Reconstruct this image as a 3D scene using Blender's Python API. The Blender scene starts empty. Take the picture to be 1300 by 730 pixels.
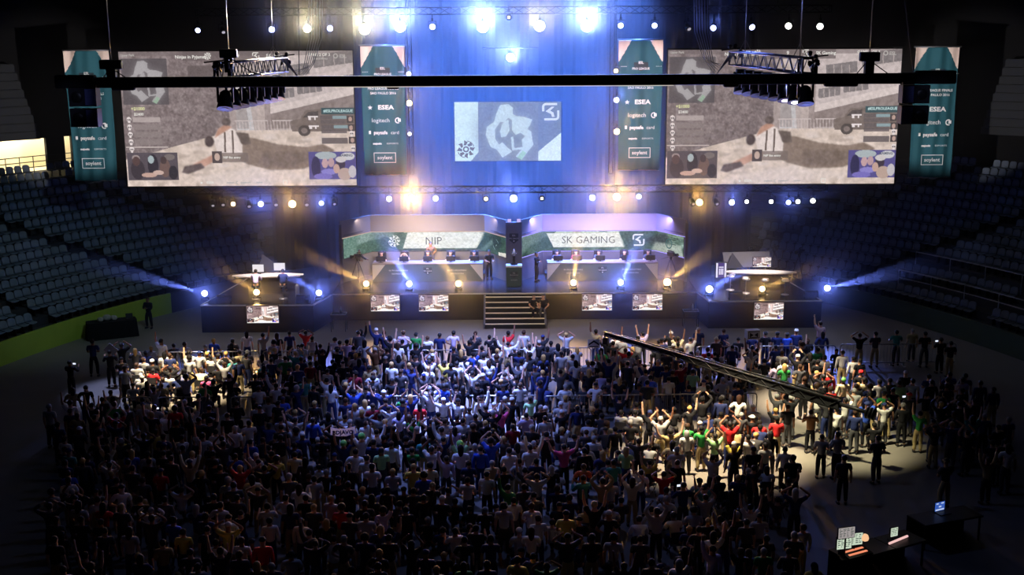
import bpy, bmesh, math, random
import numpy as np
from mathutils import Vector, Matrix, Euler
random.seed(7); RNG = np.random.default_rng(7)
SC = bpy.context.scene; COL = SC.collection
PI = math.pi
# ------------------------------------------------------------------ camera
PITCH, ROLL, FPX, CAMZ = math.radians(12.28), math.radians(0.3), 1508.0, 15.8
CAMP = Vector((0, 0, CAMZ))
CF = Vector((0, math.cos(PITCH), -math.sin(PITCH)))
_u = Vector((0, math.sin(PITCH), math.cos(PITCH))); _r = Vector((1, 0, 0))
CR = _r * math.cos(ROLL) - _u * math.sin(ROLL); CU = _u * math.cos(ROLL) + _r * math.sin(ROLL)
def ray(x, y): return CF + CR * ((x - 650) / FPX) + CU * ((365 - y) / FPX)
def G(x, y, z=0.0):
    d = ray(x, y); return CAMP + d * ((z - CAMZ) / d.z)
def P(x, y, Y):
    d = ray(x, y); return CAMP + d * (Y / d.y)
def pix(v):
    v = Vector(v) - CAMP; w = v.dot(CF)
    return 650 + FPX * v.dot(CR) / w, 365 - FPX * v.dot(CU) / w
cam = bpy.data.cameras.new('camera'); cam.lens = FPX / 1300 * 36; cam.sensor_width = 36; cam.sensor_fit = 'HORIZONTAL'
cam.clip_end = 400; cam.clip_start = 0.1
camo = bpy.data.objects.new('camera', cam); COL.objects.link(camo)
M = Matrix((CR, CU, -CF)).transposed().to_4x4(); M.translation = CAMP
camo.matrix_world = M; SC.camera = camo
# ------------------------------------------------------------------ render settings of the view
SC.view_settings.view_transform = 'Standard'; SC.view_settings.look = 'None'
SC.view_settings.exposure = 0.0; SC.view_settings.gamma = 1.0; SC.view_settings.use_curve_mapping = False
cy = SC.cycles
cy.max_bounces = 4; cy.diffuse_bounces = 2; cy.glossy_bounces = 2; cy.transmission_bounces = 2; cy.volume_bounces = 0; cy.transparent_max_bounces = 4
cy.use_denoising = True; cy.use_adaptive_sampling = False
cy.sample_clamp_indirect = 2.0
cy.use_light_tree = True
cy.caustics_reflective = False; cy.caustics_refractive = False
# ------------------------------------------------------------------ materials
def s2l(c):
    return tuple((x / 12.92 if x <= 0.04045 else ((x + 0.055) / 1.055) ** 2.4) for x in c)
def rgb(r, g, b): return s2l((r / 255, g / 255, b / 255))
MATS = {}
def mat(name, col, rough=0.7, metal=0.0, noise=0.25, scale=6.0, bump=0.0, spec=0.3):
    if name in MATS: return MATS[name]
    m = bpy.data.materials.new(name); m.use_nodes = True; nt = m.node_tree; b = nt.nodes['Principled BSDF']
    b.inputs['Roughness'].default_value = rough; b.inputs['Metallic'].default_value = metal
    b.inputs['Specular IOR Level'].default_value = spec
    tc = nt.nodes.new('ShaderNodeTexCoord'); n = nt.nodes.new('ShaderNodeTexNoise'); n.inputs['Scale'].default_value = scale
    n.inputs['Detail'].default_value = 5
    nt.links.new(tc.outputs['Object'], n.inputs['Vector'])
    mx = nt.nodes.new('ShaderNodeMix'); mx.data_type = 'RGBA'
    mx.inputs[6].default_value = (*[c * (1 - noise) for c in col], 1); mx.inputs[7].default_value = (*[min(1, c * (1 + noise)) for c in col], 1)
    nt.links.new(n.outputs['Fac'], mx.inputs[0]); nt.links.new(mx.outputs[2], b.inputs['Base Color'])
    if bump:
        bp = nt.nodes.new('ShaderNodeBump'); bp.inputs['Strength'].default_value = bump
        nt.links.new(n.outputs['Fac'], bp.inputs['Height']); nt.links.new(bp.outputs['Normal'], b.inputs['Normal'])
    MATS[name] = m; return m
def objmat(name, rough=0.8, scale=9.0, noise=0.2, spec=0.2):
    """one cloth or skin whose colour is each object's own colour"""
    m = bpy.data.materials.new(name); m.use_nodes = True; nt = m.node_tree; b = nt.nodes['Principled BSDF']
    b.inputs['Roughness'].default_value = rough; b.inputs['Specular IOR Level'].default_value = spec
    oi = nt.nodes.new('ShaderNodeObjectInfo'); tc = nt.nodes.new('ShaderNodeTexCoord')
    n = nt.nodes.new('ShaderNodeTexNoise'); n.inputs['Scale'].default_value = scale
    nt.links.new(tc.outputs['Object'], n.inputs['Vector'])
    mr = nt.nodes.new('ShaderNodeMapRange'); mr.inputs[3].default_value = 1 - noise; mr.inputs[4].default_value = 1 + noise
    nt.links.new(n.outputs['Fac'], mr.inputs[0])
    vm = nt.nodes.new('ShaderNodeVectorMath'); vm.operation = 'SCALE'
    nt.links.new(oi.outputs['Color'], vm.inputs[0]); nt.links.new(mr.outputs[0], vm.inputs['Scale'])
    nt.links.new(vm.outputs[0], b.inputs['Base Color'])
    MATS[name] = m; return m
def emis(name, col, strength):
    if name in MATS: return MATS[name]
    m = bpy.data.materials.new(name); m.use_nodes = True; nt = m.node_tree; nt.nodes.clear()
    e = nt.nodes.new('ShaderNodeEmission'); e.inputs[0].default_value = (*col, 1); e.inputs[1].default_value = strength
    o = nt.nodes.new('ShaderNodeOutputMaterial'); nt.links.new(e.outputs[0], o.inputs[0])
    m.cycles.emission_sampling = 'NONE'
    MATS[name] = m; return m
def screenmat(name, strength):
    if name in MATS: return MATS[name]
    m = bpy.data.materials.new(name); m.use_nodes = True; nt = m.node_tree; nt.nodes.clear()
    a = nt.nodes.new('ShaderNodeVertexColor'); a.layer_name = 'Col'
    e = nt.nodes.new('ShaderNodeEmission'); e.inputs[1].default_value = strength
    o = nt.nodes.new('ShaderNodeOutputMaterial'); nt.links.new(a.outputs[0], e.inputs[0]); nt.links.new(e.outputs[0], o.inputs[0])
    m.cycles.emission_sampling = 'NONE'
    MATS[name] = m; return m
def colattr_mat(name, rough=0.8):
    m = bpy.data.materials.new(name); m.use_nodes = True; nt = m.node_tree; b = nt.nodes['Principled BSDF']
    b.inputs['Roughness'].default_value = rough; b.inputs['Specular IOR Level'].default_value = 0.2
    a = nt.nodes.new('ShaderNodeVertexColor'); a.layer_name = 'Col'; nt.links.new(a.outputs[0], b.inputs['Base Color'])
    MATS[name] = m; return m
BLACK = mat('black_metal', rgb(22, 22, 24), 0.45, 0.3)
ALU = mat('truss_metal', rgb(120, 122, 130), 0.4, 0.7)
CLOTH_BLACK = mat('black_cloth', rgb(16, 16, 20), 0.95, noise=0.4, scale=3)
PLASTIC = mat('black_plastic', rgb(26, 26, 30), 0.5)
STEEL = mat('galvanised_steel', rgb(150, 150, 150), 0.35, 0.8)
WHITE = mat('white_laminate', rgb(225, 222, 220), 0.4, noise=0.05)
# ------------------------------------------------------------------ mesh building
class MB:
    """collects shapes and links them as ONE mesh object"""
    def __init__(s): s.bm = bmesh.new(); s.mi = 0
    def _f(s, vs):
        try:
            f = s.bm.faces.new(vs); f.material_index = s.mi; return f
        except ValueError: return None
    def poly(s, pts, mi=None):
        if mi is not None: s.mi = mi
        return s._f([s.bm.verts.new(p) for p in pts])
    def hexa(s, p):
        v = [s.bm.verts.new(q) for q in p]
        for a in ((3, 2, 1, 0), (4, 5, 6, 7), (0, 1, 5, 4), (1, 2, 6, 5), (2, 3, 7, 6), (3, 0, 4, 7)): s._f([v[i] for i in a])
    def box(s, c, d, rot=None, bev=0.0):
        x, y, z = d[0] / 2, d[1] / 2, d[2] / 2; c = Vector(c)
        pts = [Vector(q) for q in ((-x, -y, -z), (x, -y, -z), (x, y, -z), (-x, y, -z), (-x, -y, z), (x, -y, z), (x, y, z), (-x, y, z))]
        if rot is not None: pts = [rot @ q for q in pts]
        if bev > 0:
            b2 = bmesh.new(); vs = [b2.verts.new(q + c) for q in pts]
            for a in ((3, 2, 1, 0), (4, 5, 6, 7), (0, 1, 5, 4), (1, 2, 6, 5), (2, 3, 7, 6), (3, 0, 4, 7)): b2.faces.new([vs[i] for i in a])
            bmesh.ops.bevel(b2, geom=b2.edges[:] + b2.verts[:], offset=bev, segments=2, affect='EDGES', profile=0.5)
            s.merge(b2); b2.free(); return s
        s.hexa([q + c for q in pts]); return s
    def merge(s, b2, mtx=None):
        mp = {}
        for v in b2.verts: mp[v] = s.bm.verts.new(mtx @ v.co if mtx is not None else v.co)
        for f in b2.faces:
            g = s._f([mp[v] for v in f.verts])
            if g: g.smooth = f.smooth
    def tube(s, pts, r, n=6, cap=True, closed=False):
        pts = [Vector(p) for p in pts]; rings = []
        rr = r if isinstance(r, (list, tuple)) else [r] * len(pts)
        up = None
        for i, p in enumerate(pts):
            a = pts[max(i - 1, 0)]; b = pts[min(i + 1, len(pts) - 1)]
            t = (b - a).normalized()
            if up is None:
                up = Vector((0, 0, 1)) if abs(t.z) < 0.9 else Vector((1, 0, 0))
            x = t.cross(up)
            if x.length < 1e-6: x = t.orthogonal()
            x.normalize(); y = x.cross(t).normalized(); up = y
            rings.append([s.bm.verts.new(p + (x * math.cos(k * 2 * PI / n) + y * math.sin(k * 2 * PI / n)) * rr[i]) for k in range(n)])
        for i in range(len(rings) - 1):
            for k in range(n):
                f = s._f([rings[i][k], rings[i][(k + 1) % n], rings[i + 1][(k + 1) % n], rings[i + 1][k]])
                if f: f.smooth = n > 5
        if cap: s._f(rings[0][::-1]); s._f(rings[-1])
        return s
    def lathe(s, prof, n=16, mtx=None, cap=True):
        """prof: (radius, z) list, around local Z"""
        rings = []
        for r, z in prof:
            rg = []
            for k in range(n):
                q = Vector((r * math.cos(k * 2 * PI / n), r * math.sin(k * 2 * PI / n), z))
                rg.append(s.bm.verts.new(mtx @ q if mtx is not None else q))
            rings.append(rg)
        for i in range(len(rings) - 1):
            for k in range(n):
                f = s._f([rings[i][k], rings[i][(k + 1) % n], rings[i + 1][(k + 1) % n], rings[i + 1][k]])
                if f: f.smooth = True
        if cap: s._f(rings[0][::-1]); s._f(rings[-1])
        return s
    def prism(s, pts2, z0, z1):
        """polygon (x, y) extruded between two heights"""
        a = [s.bm.verts.new((x, y, z0)) for x, y in pts2]; b = [s.bm.verts.new((x, y, z1)) for x, y in pts2]
        s._f(a[::-1]); s._f(b); n = len(a)
        for i in range(n): s._f([a[i], a[(i + 1) % n], b[(i + 1) % n], b[i]])
        return s
    def slab(s, pts2, y0, y1, fx=None):
        """polygon (x, z) given thickness along y; optional map of (x, z) to x, y, z"""
        a = [s.bm.verts.new((x, y0, z)) for x, z in pts2]; b = [s.bm.verts.new((x, y1, z)) for x, z in pts2]
        s._f(a); s._f(b[::-1]); n = len(a)
        for i in range(n): s._f([a[(i + 1) % n], a[i], b[i], b[(i + 1) % n]])
        return s
    def build(s, name, mats, parent=None, loc=None, rot=None):
        bmesh.ops.recalc_face_normals(s.bm, faces=s.bm.faces[:])
        me = bpy.data.meshes.new(name); s.bm.to_mesh(me); s.bm.free()
        for m in (mats if isinstance(mats, (list, tuple)) else [mats]): me.materials.append(m)
        return obj(name, me, parent, loc, rot)
def obj(name, me, parent=None, loc=None, rot=None):
    o = bpy.data.objects.new(name, me); COL.objects.link(o)
    if parent is not None: o.parent = parent
    if loc is not None: o.location = loc
    if rot is not None: o.rotation_euler = rot
    return o
def tag(o, label, cat, group=None, kind=None):
    o['label'] = label
    if cat: o['category'] = cat
    if group: o['group'] = group
    if kind: o['kind'] = kind
    return o
def empty(name, loc, rz=0.0):
    o = bpy.data.objects.new(name, None); COL.objects.link(o); o.location = loc; o.rotation_euler = (0, 0, rz)
    o.empty_display_size = 0.2; return o
def thing(name, label, cat, loc=(0, 0, 0), rz=0.0, group=None): return tag(empty(name, loc, rz), label, cat, group)
def struct(name, mb, m, label=None):
    o = mb.build(name, m); o['kind'] = 'structure'; o['category'] = 'structure'
    o['label'] = label or name.replace('_', ' '); return o
def dup_tree(o, parent=None):
    c = o.copy(); COL.objects.link(c)
    if parent is not None: c.parent = parent
    for ch in list(o.children): dup_tree(ch, c)
    return c
ORD = ['first', 'second', 'third', 'fourth', 'fifth', 'sixth', 'seventh', 'eighth', 'ninth', 'tenth', 'eleventh', 'twelfth', 'thirteenth',
       'fourteenth', 'fifteenth', 'sixteenth', 'seventeenth', 'eighteenth', 'nineteenth', 'twentieth', 'twenty-first', 'twenty-second',
       'twenty-third', 'twenty-fourth', 'twenty-fifth', 'twenty-sixth', 'twenty-seventh', 'twenty-eighth', 'twenty-ninth', 'thirtieth']
# ------------------------------------------------------------------ lettering
def text_bm(txt, size, align='CENTER', bold=0.0):
    cu = bpy.data.curves.new('lettering', 'FONT'); cu.body = txt; cu.size = size; cu.align_x = align; cu.align_y = 'CENTER'; cu.offset = bold; cu.resolution_u = 2
    o = bpy.data.objects.new('lettering', cu); COL.objects.link(o)
    dg = bpy.context.evaluated_depsgraph_get(); dg.update()
    me = bpy.data.meshes.new_from_object(o.evaluated_get(dg))
    bm = bmesh.new(); bm.from_mesh(me); bpy.data.objects.remove(o); bpy.data.curves.remove(cu); bpy.data.meshes.remove(me)
    return bm
class Letter:
    """flat lettering and logo shapes in a plane: x right, z up, facing -y"""
    def __init__(s): s.mb = MB(); s.y = 0.0
    def text(s, txt, x, z, size, align='CENTER', bold=0.0, mi=0, sx=1.0, shear=0.0):
        b = text_bm(txt, size, align, bold); s.mb.mi = mi
        s.y -= .002; m = Matrix(((sx, shear, 0, x), (0, 0, -1, s.y), (0, 1, 0, z), (0, 0, 0, 1)))
        s.mb.merge(b, m); b.free(); return s
    def poly(s, pts, mi=0, y=0.0):
        s.y -= .0005; s.mb.poly([(x, s.y, z) for x, z in pts], mi); return s
    def rect(s, x0, z0, x1, z1, mi=0): return s.poly([(x0, z0), (x1, z0), (x1, z1), (x0, z1)], mi)
    def frame(s, x0, z0, x1, z1, t, mi=0):
        s.rect(x0, z0, x1, z0 + t, mi); s.rect(x0, z1 - t, x1, z1, mi); s.rect(x0, z0, x0 + t, z1, mi); s.rect(x1 - t, z0, x1, z1, mi); return s
    def disc(s, x, z, r, mi=0, n=18, r0=0.0):
        if r0 <= 0: return s.poly([(x + r * math.cos(k * 2 * PI / n), z + r * math.sin(k * 2 * PI / n)) for k in range(n)], mi)
        for k in range(n):
            a, b = k * 2 * PI / n, (k + 1) * 2 * PI / n
            s.poly([(x + r0 * math.cos(a), z + r0 * math.sin(a)), (x + r * math.cos(a), z + r * math.sin(a)), (x + r * math.cos(b), z + r * math.sin(b)), (x + r0 * math.cos(b), z + r0 * math.sin(b))], mi)
        return s
    def arc(s, x, z, r0, r1, a0, a1, mi=0, n=10):
        for k in range(n):
            a, b = math.radians(a0 + (a1 - a0) * k / n), math.radians(a0 + (a1 - a0) * (k + 1) / n)
            s.poly([(x + r0 * math.cos(a), z + r0 * math.sin(a)), (x + r1 * math.cos(a), z + r1 * math.sin(a)), (x + r1 * math.cos(b), z + r1 * math.sin(b)), (x + r0 * math.cos(b), z + r0 * math.sin(b))], mi)
        return s
    def star(s, x, z, r, mi=0):
        return s.poly([(x + (r if k % 2 == 0 else r * 0.42) * math.sin(k * PI / 5), z + (r if k % 2 == 0 else r * 0.42) * math.cos(k * PI / 5)) for k in range(10)], mi)
    def shuriken(s, x, z, r, mi=0, n=8):
        for k in range(n):
            a = k * 2 * PI / n
            q = lambda rr, d: (x + rr * r * math.cos(a + d), z + rr * r * math.sin(a + d))
            s.poly([q(0.42, 0), q(0.78, -0.25), q(1.0, 0.2), q(0.72, 0.25), q(0.5, 0.55)], mi)
        s.disc(x, z, r * 0.34, mi, 12, r * 0.18)
        s.arc(x, z, r * 0.86, r * 0.94, 20, 80, mi); s.arc(x, z, r * 0.86, r * 0.94, 200, 260, mi)
        return s
    def sk(s, x, z, r, mi=0):
        """the two hooked strokes with an angular arrow between"""
        w = 0.26 * r
        s.rect(x - 0.55 * r, z + r - w, x + 0.75 * r, z + r, mi)
        s.arc(x - 0.55 * r, z + 0.55 * r, 0.45 * r - w, 0.45 * r, 90, 180, mi)
        s.rect(x - r, z + 0.05 * r, x - r + w, z + 0.55 * r, mi)
        s.rect(x - 0.75 * r, z - r, x + 0.55 * r, z - r + w, mi)
        s.arc(x + 0.55 * r, z - 0.55 * r, 0.45 * r - w, 0.45 * r, 270, 360, mi)
        s.rect(x + r - w, z - 0.55 * r, x + r, z + 0.15 * r, mi)
        s.poly([(x - 0.6 * r, z + 0.05 * r), (x + 0.1 * r, z + 0.58 * r), (x + 0.45 * r, z + 0.58 * r), (x - 0.05 * r, z + 0.12 * r), (x + 0.32 * r, z - 0.08 * r), (x + 0.45 * r, z - 0.6 * r), (x + 0.15 * r, z - 0.6 * r), (x + 0.05 * r, z - 0.28 * r)], mi)
        return s
    def shield(s, x, z, w, h, mi=0):
        return s.poly([(x - w / 2, z + h / 2), (x + w / 2, z + h / 2), (x + w / 2, z - h * 0.15), (x, z - h / 2), (x - w / 2, z - h * 0.15)], mi)
    def build(s, name, mats, parent=None, loc=None, rot=None):
        me = bpy.data.meshes.new(name); s.mb.bm.to_mesh(me); s.mb.bm.free()
        for m in (mats if isinstance(mats, (list, tuple)) else [mats]): me.materials.append(m)
        return obj(name, me, parent, loc, rot)
# ------------------------------------------------------------------ pictures on lit screens
class Canvas:
    def __init__(s, w, h, col): s.w, s.h = w, h; s.a = np.empty((h, w, 3)); s.a[:] = np.array(col) / 255; s.yy, s.xx = np.mgrid[0:h, 0:w]; s.xx = (s.xx + .5) / w; s.yy = (s.yy + .5) / h
    def mask(s, pts):
        x, y = s.xx, s.yy; ins = np.zeros(x.shape, bool); n = len(pts)
        for i in range(n):
            x1, y1 = pts[i]; x2, y2 = pts[(i + 1) % n]
            if y1 == y2: continue
            ins ^= ((y1 > y) != (y2 > y)) & (x < (x2 - x1) * (y - y1) / (y2 - y1) + x1)
        return ins.astype(float)
    def put(s, m, col, al=1.0): m = (m * al)[..., None]; s.a = s.a * (1 - m) + m * np.array(col) / 255
    def poly(s, pts, col, al=1.0, soft=0):
        m = s.mask(pts)
        if soft: m = blur(m, soft)
        s.put(m, col, al)
    def rect(s, x0, y0, x1, y1, col, al=1.0, soft=0): s.poly([(x0, y0), (x1, y0), (x1, y1), (x0, y1)], col, al, soft)
    def ell(s, x, y, rx, ry, col, al=1.0, soft=0):
        m = (((s.xx - x) / rx) ** 2 + ((s.yy - y) / ry) ** 2 < 1).astype(float)
        if soft: m = blur(m, soft)
        s.put(m, col, al)
    def line(s, x0, y0, x1, y1, t, col, al=1.0):
        dx, dy = (x1 - x0), (y1 - y0) * s.h / s.w; L = math.hypot(dx, dy) + 1e-9; nx, ny = -dy / L * t, dx / L * t * s.w / s.h
        s.poly([(x0 - nx, y0 - ny), (x1 - nx, y1 - ny), (x1 + nx, y1 + ny), (x0 + nx, y0 + ny)], col, al)
    def noise(s, amp, sc, m=None):
        n = blur(RNG.standard_normal((s.h, s.w)), sc) if sc else RNG.standard_normal((s.h, s.w))
        n = n / n.std() * amp / 255
        if m is not None: n = n * m
        s.a = np.clip(s.a + n[..., None], 0, 1)
    def mesh(s, name, fx):
        """a grid of points, fx(u, v) -> position, coloured by the picture"""
        h, w = s.h, s.w; me = bpy.data.meshes.new(name)
        U, V = np.meshgrid(np.linspace(0, 1, w), np.linspace(0, 1, h))
        co = np.array([fx(u, v) for u, v in zip(U.ravel(), V.ravel())], np.float32)
        idx = np.arange(h * w).reshape(h, w)
        q = np.stack([idx[:-1, :-1], idx[1:, :-1], idx[1:, 1:], idx[:-1, 1:]], -1).reshape(-1, 4).astype(np.int32)
        me.vertices.add(len(co)); me.vertices.foreach_set('co', co.ravel())
        me.loops.add(q.size); me.loops.foreach_set('vertex_index', q.ravel())
        me.polygons.add(len(q)); me.polygons.foreach_set('loop_start', np.arange(0, q.size, 4, dtype=np.int32))
        me.update(calc_edges=True)
        at = me.color_attributes.new('Col', 'FLOAT_COLOR', 'POINT')
        c = np.clip(s.a, 0, 1); lin = np.where(c <= 0.04045, c / 12.92, ((c + 0.055) / 1.055) ** 2.4)
        at.data.foreach_set('color', np.concatenate([lin.reshape(-1, 3), np.ones((h * w, 1))], 1).astype(np.float32).ravel())
        return me
def blur(m, k):
    k = int(k)
    if k < 1: return m
    for ax in (0, 1):
        for _ in range(2):
            p = np.pad(m, [(k, k) if i == ax else (0, 0) for i in range(2)], mode='edge')
            c = np.cumsum(p, axis=ax); n = 2 * k
            if ax == 0: m = (np.concatenate([c[n:n + 1] , c[n + 1:] - c[:-n - 1]], 0)) / (n + 1)
            else: m = (np.concatenate([c[:, n:n + 1], c[:, n + 1:] - c[:, :-n - 1]], 1)) / (n + 1)
    return m
# ================================================================== ARENA SHELL
EA, EB, EC = 27.0, 38.0, 40.0
def ell(t, k, side, z=0.0):
    t = math.radians(t); return Vector((side * (EA + k) * math.cos(t), EC + (EB + k) * math.sin(t), z))
FLOOR = mat('sealed_floor', rgb(118, 112, 106), 0.6, noise=0.12, scale=0.6)
CONC = mat('dark_concrete', rgb(44, 46, 50), 0.9, noise=0.25, scale=1.2, bump=0.1)
DARKW = mat('dark_wall_paint', rgb(11, 11, 14), 0.95)
m = MB(); m.box((0, 50, -0.1), (100, 130, 0.2)); struct('floor', m, FLOOR, 'grey arena floor between the stands')
m = MB(); m.box((0, 50, 25), (100, 130, 0.4)); struct('ceiling', m, DARKW, 'unlit black arena ceiling')
m = MB(); m.box((-49, 50, 12), (0.4, 130, 26)); struct('wall_left', m, DARKW, 'dark arena wall behind the left stand')
m = MB(); m.box((49, 50, 12), (0.4, 130, 26)); struct('wall_right', m, DARKW, 'dark arena wall behind the right stand')
m = MB(); m.box((0, 112, 12), (100, 0.4, 26)); struct('wall_back', m, DARKW, 'dark arena end wall behind the stage curtain')
NROW, RUN, RISE, Z0 = 15, 0.85, 0.42, 1.15
T0, T1 = -14.0, 66.0
def arc_solid(m, side, k0, k1, z0, z1, t0=T0, t1=T1, n=40):
    for i in range(n):
        a, b = t0 + (t1 - t0) * i / n, t0 + (t1 - t0) * (i + 1) / n
        m.hexa([ell(a, k0, side, z0), ell(b, k0, side, z0), ell(b, k1, side, z0), ell(a, k1, side, z0), ell(a, k0, side, z1), ell(b, k0, side, z1), ell(b, k1, side, z1), ell(a, k1, side, z1)])
LIME = mat('lime_paint', rgb(146, 168, 58), 0.7, noise=0.12, scale=1.5)
DKGREEN = mat('dark_green_paint', rgb(58, 70, 52), 0.8, noise=0.15, scale=1.5)
for side, nm in ((-1, 'left'), (1, 'right')):
    m = MB()
    for k in range(NROW): arc_solid(m, side, 0.12 + RUN * k, 0.12 + RUN * (k + 1), -0.05, Z0 - 0.15 + RISE * k)
    zt = Z0 - 0.15 + RISE * (NROW - 1)
    arc_solid(m, side, 0.12 + RUN * NROW, 0.12 + RUN * NROW + 3.2, -0.05, zt)
    struct('terrace_slab', m, CONC, 'stepped concrete terrace of the %s stand' % nm)
    if side < 0:
        tl = min(np.arange(20, 60, 0.1), key=lambda t: abs(pix(ell(t, 0, -1, .5))[0] - 217))
        m = MB(); arc_solid(m, side, -0.03, 0.12, 0.0, Z0, T0, tl); struct('wall_left_front', m, LIME, 'low lime-painted wall along the foot of the left stand')
        m = MB(); arc_solid(m, side, -0.03, 0.12, 0.0, Z0, tl, T1, 12); struct('wall_left_corner', m, CONC, 'low dark wall along the foot of the left stand beside the stage')
    else:
        m = MB(); arc_solid(m, side, -0.03, 0.12, 0.0, Z0); struct('wall_right_front', m, DKGREEN, 'low dark green wall along the foot of the right stand')
KB = 0.12 + RUN * NROW + 3.2; ZT = Z0 - 0.15 + RISE * (NROW - 1)
def find_t(xp, side, k):
    best = min(np.arange(20, 66, 0.05), key=lambda t: abs(pix(ell(t, k, side, ZT + 1))[0] - xp)); return float(best)
tA, tB, tC, tD = find_t(-40, -1, KB), find_t(60, -1, KB), find_t(83, -1, KB), find_t(92, -1, KB)
tA, tB, tC, tD = sorted((tA, tB, tC, tD))
for side, nm in ((-1, 'left'), (1, 'right')):
    m = MB()
    if side > 0: arc_solid(m, side, KB, KB + 0.3, 0, 20)
    else:
        for a, b in ((T0, tA), (tB, tC), (tD, T1)): arc_solid(m, side, KB, KB + 0.3, 0, 20, a, b, 14)
        for a, b in ((tA, tB), (tC, tD)):
            arc_solid(m, side, KB, KB + 0.3, ZT + 2.1, 20, a, b, 6); arc_solid(m, side, KB, KB + 0.3, 0, ZT, a, b, 6)
    struct('wall_%s_concourse' % nm, m, DARKW, 'dark concourse wall at the top of the %s stand' % nm)
m = MB(); arc_solid(m, -1, KB + 2.2, KB + 2.4, ZT - 0.1, ZT + 3.5, tA - 4, tD + 4, 12); arc_solid(m, -1, KB + 0.3, KB + 2.3, ZT - 0.2, ZT, tA - 4, tD + 4, 12)
arc_solid(m, -1, KB + 0.3, KB + 2.3, ZT + 3.3, ZT + 3.5, tA - 4, tD + 4, 12)
struct('wall_corridor', m, mat('cream_paint', rgb(238, 226, 190), 0.8, noise=0.04), 'cream wall of the lit corridor behind the left stand')
for i, t in enumerate((tA + 1, (tA + tB) / 2, tB - 1, (tC + tD) / 2)):
    p = ell(t, KB + 1.0, -1, ZT + 3.1)
    li = bpy.data.lights.new('corridor_light', 'POINT'); li.energy = 300; li.color = (1, 0.92, 0.76); li.shadow_soft_size = 0.15
    obj('corridor_light', li, None, p)
m = MB()
for k, zz in enumerate((0.35, 0.7, 1.05)):
    m.tube([ell(tA - 2 + (tD - tA + 4) * i / 14, KB - 0.6, -1, ZT + zz) for i in range(15)], 0.03, 5)
for i in range(12): 
    q = ell(tA - 2 + (tD - tA + 4) * i / 11, KB - 0.6, -1, ZT); m.tube([q, q + Vector((0, 0, 1.05))], 0.03, 5)
tag(m.build('concourse_railing', BLACK), 'black railing in front of the bright corridor opening above the left stand', 'railing')
# front curtain behind the stage
m = MB(); n = 160
pts = [(-15 + 30 * i / n, 73.6 + 0.07 * math.sin(i * 1.15) + 0.03 * math.sin(i * 2.9)) for i in range(n + 1)]
for i in range(n):
    (x0, y0), (x1, y1) = pts[i], pts[i + 1]
    m.hexa([(x0, y0, 0), (x1, y1, 0), (x1, y1 + 0.05, 0), (x0, y0 + 0.05, 0), (x0, y0, 19.5), (x1, y1, 19.5), (x1, y1 + 0.05, 19.5), (x0, y0 + 0.05, 19.5)])
bmesh.ops.remove_doubles(m.bm, verts=m.bm.verts[:], dist=0.0005)
tag(m.build('stage_curtain', mat('black_drape', rgb(20, 21, 28), 0.95, noise=0.1, scale=2)), 'tall dark pleated drape hanging behind the whole stage', 'curtain')
# stepped upper blocks high on the concourse walls
for side, px0 in ((-1, 8), (1, 1288)):
    c = ell(find_t(px0, side, KB - 1.3), KB - 1.35, side, ZT); nrm = Vector((-c.x, EC - c.y, 0)).normalized(); rz = math.atan2(nrm.y, nrm.x) - PI / 2; m = MB()
    for i in range(9):
        w = 3.6 - 0.3 * i; m.box((0, 0, 2.3 + 0.52 * i + 0.25), (w, 2.2, 0.44)); m.box((0, 0, 2.3 + 0.52 * i + 0.49), (w * 0.94, 2.0, 0.06))
    tag(m.build('stepped_block', CONC, None, c, (0, 0, rz)), 'dim stepped concrete block above the concourse at the far %s edge of the hall' % ('left' if side < 0 else 'right'), 'wall block')
# right stand: curved steel rails along the lower walkway
m = MB()
for kk, zz in ((1.35, 2.5), (1.35, 2.05), (3.0, 3.3)):
    m.tube([ell(3 + 37 * i / 30, kk, 1, zz) for i in range(31)], 0.035, 5)
for i in range(11):
    q = ell(3 + 37 * i / 10, 1.35, 1, 1.42); m.tube([q, q + Vector((0, 0, 1.08))], 0.03, 5)
    q = ell(3 + 37 * i / 10, 3.0, 1, 2.26); m.tube([q, q + Vector((0, 0, 1.04))], 0.03, 5)
tag(m.build('stand_railing', STEEL), 'curved steel railing along the walkway of the right stand', 'railing')

# ------------------------------------------------------------------ stadium seats
SEATM = objmat('seat_plastic', 0.45, 5, 0.1, 0.4)
def seat_back():
    m = MB()
    # rounded shell: seven columns, curved like a bucket
    W, H = 0.44, 0.42; nu, nv = 6, 5
    for sgn in (0, 1):
        pass
    g = {}
    for s_, off in ((0, 0.0), (1, 0.03)):
        for i in range(nu + 1):
            for j in range(nv + 1):
                u, v = i / nu - 0.5, j / nv
                w = W * (1 - 0.25 * max(0, v - 0.6) ** 2 * 6)
                g[s_, i, j] = m.bm.verts.new((u * w, -0.20 - 0.10 * v - 0.03 * (1 - (2 * u) ** 2) - off, 0.44 + H * v - (0.03 * (2 * u) ** 4 if j == nv else 0)))
    for s_ in (0, 1):
        for i in range(nu):
            for j in range(nv):
                f = m._f([g[s_, i, j], g[s_, i + 1, j], g[s_, i + 1, j + 1], g[s_, i, j + 1]]); f.smooth = True
    for i in range(nu):
        for j in (0, nv): m._f([g[0, i, j], g[0, i + 1, j], g[1, i + 1, j], g[1, i, j]])
    for j in range(nv):
        for i in (0, nu): m._f([g[0, i, j], g[0, i, j + 1], g[1, i, j + 1], g[1, i, j]])
    return m
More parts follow.
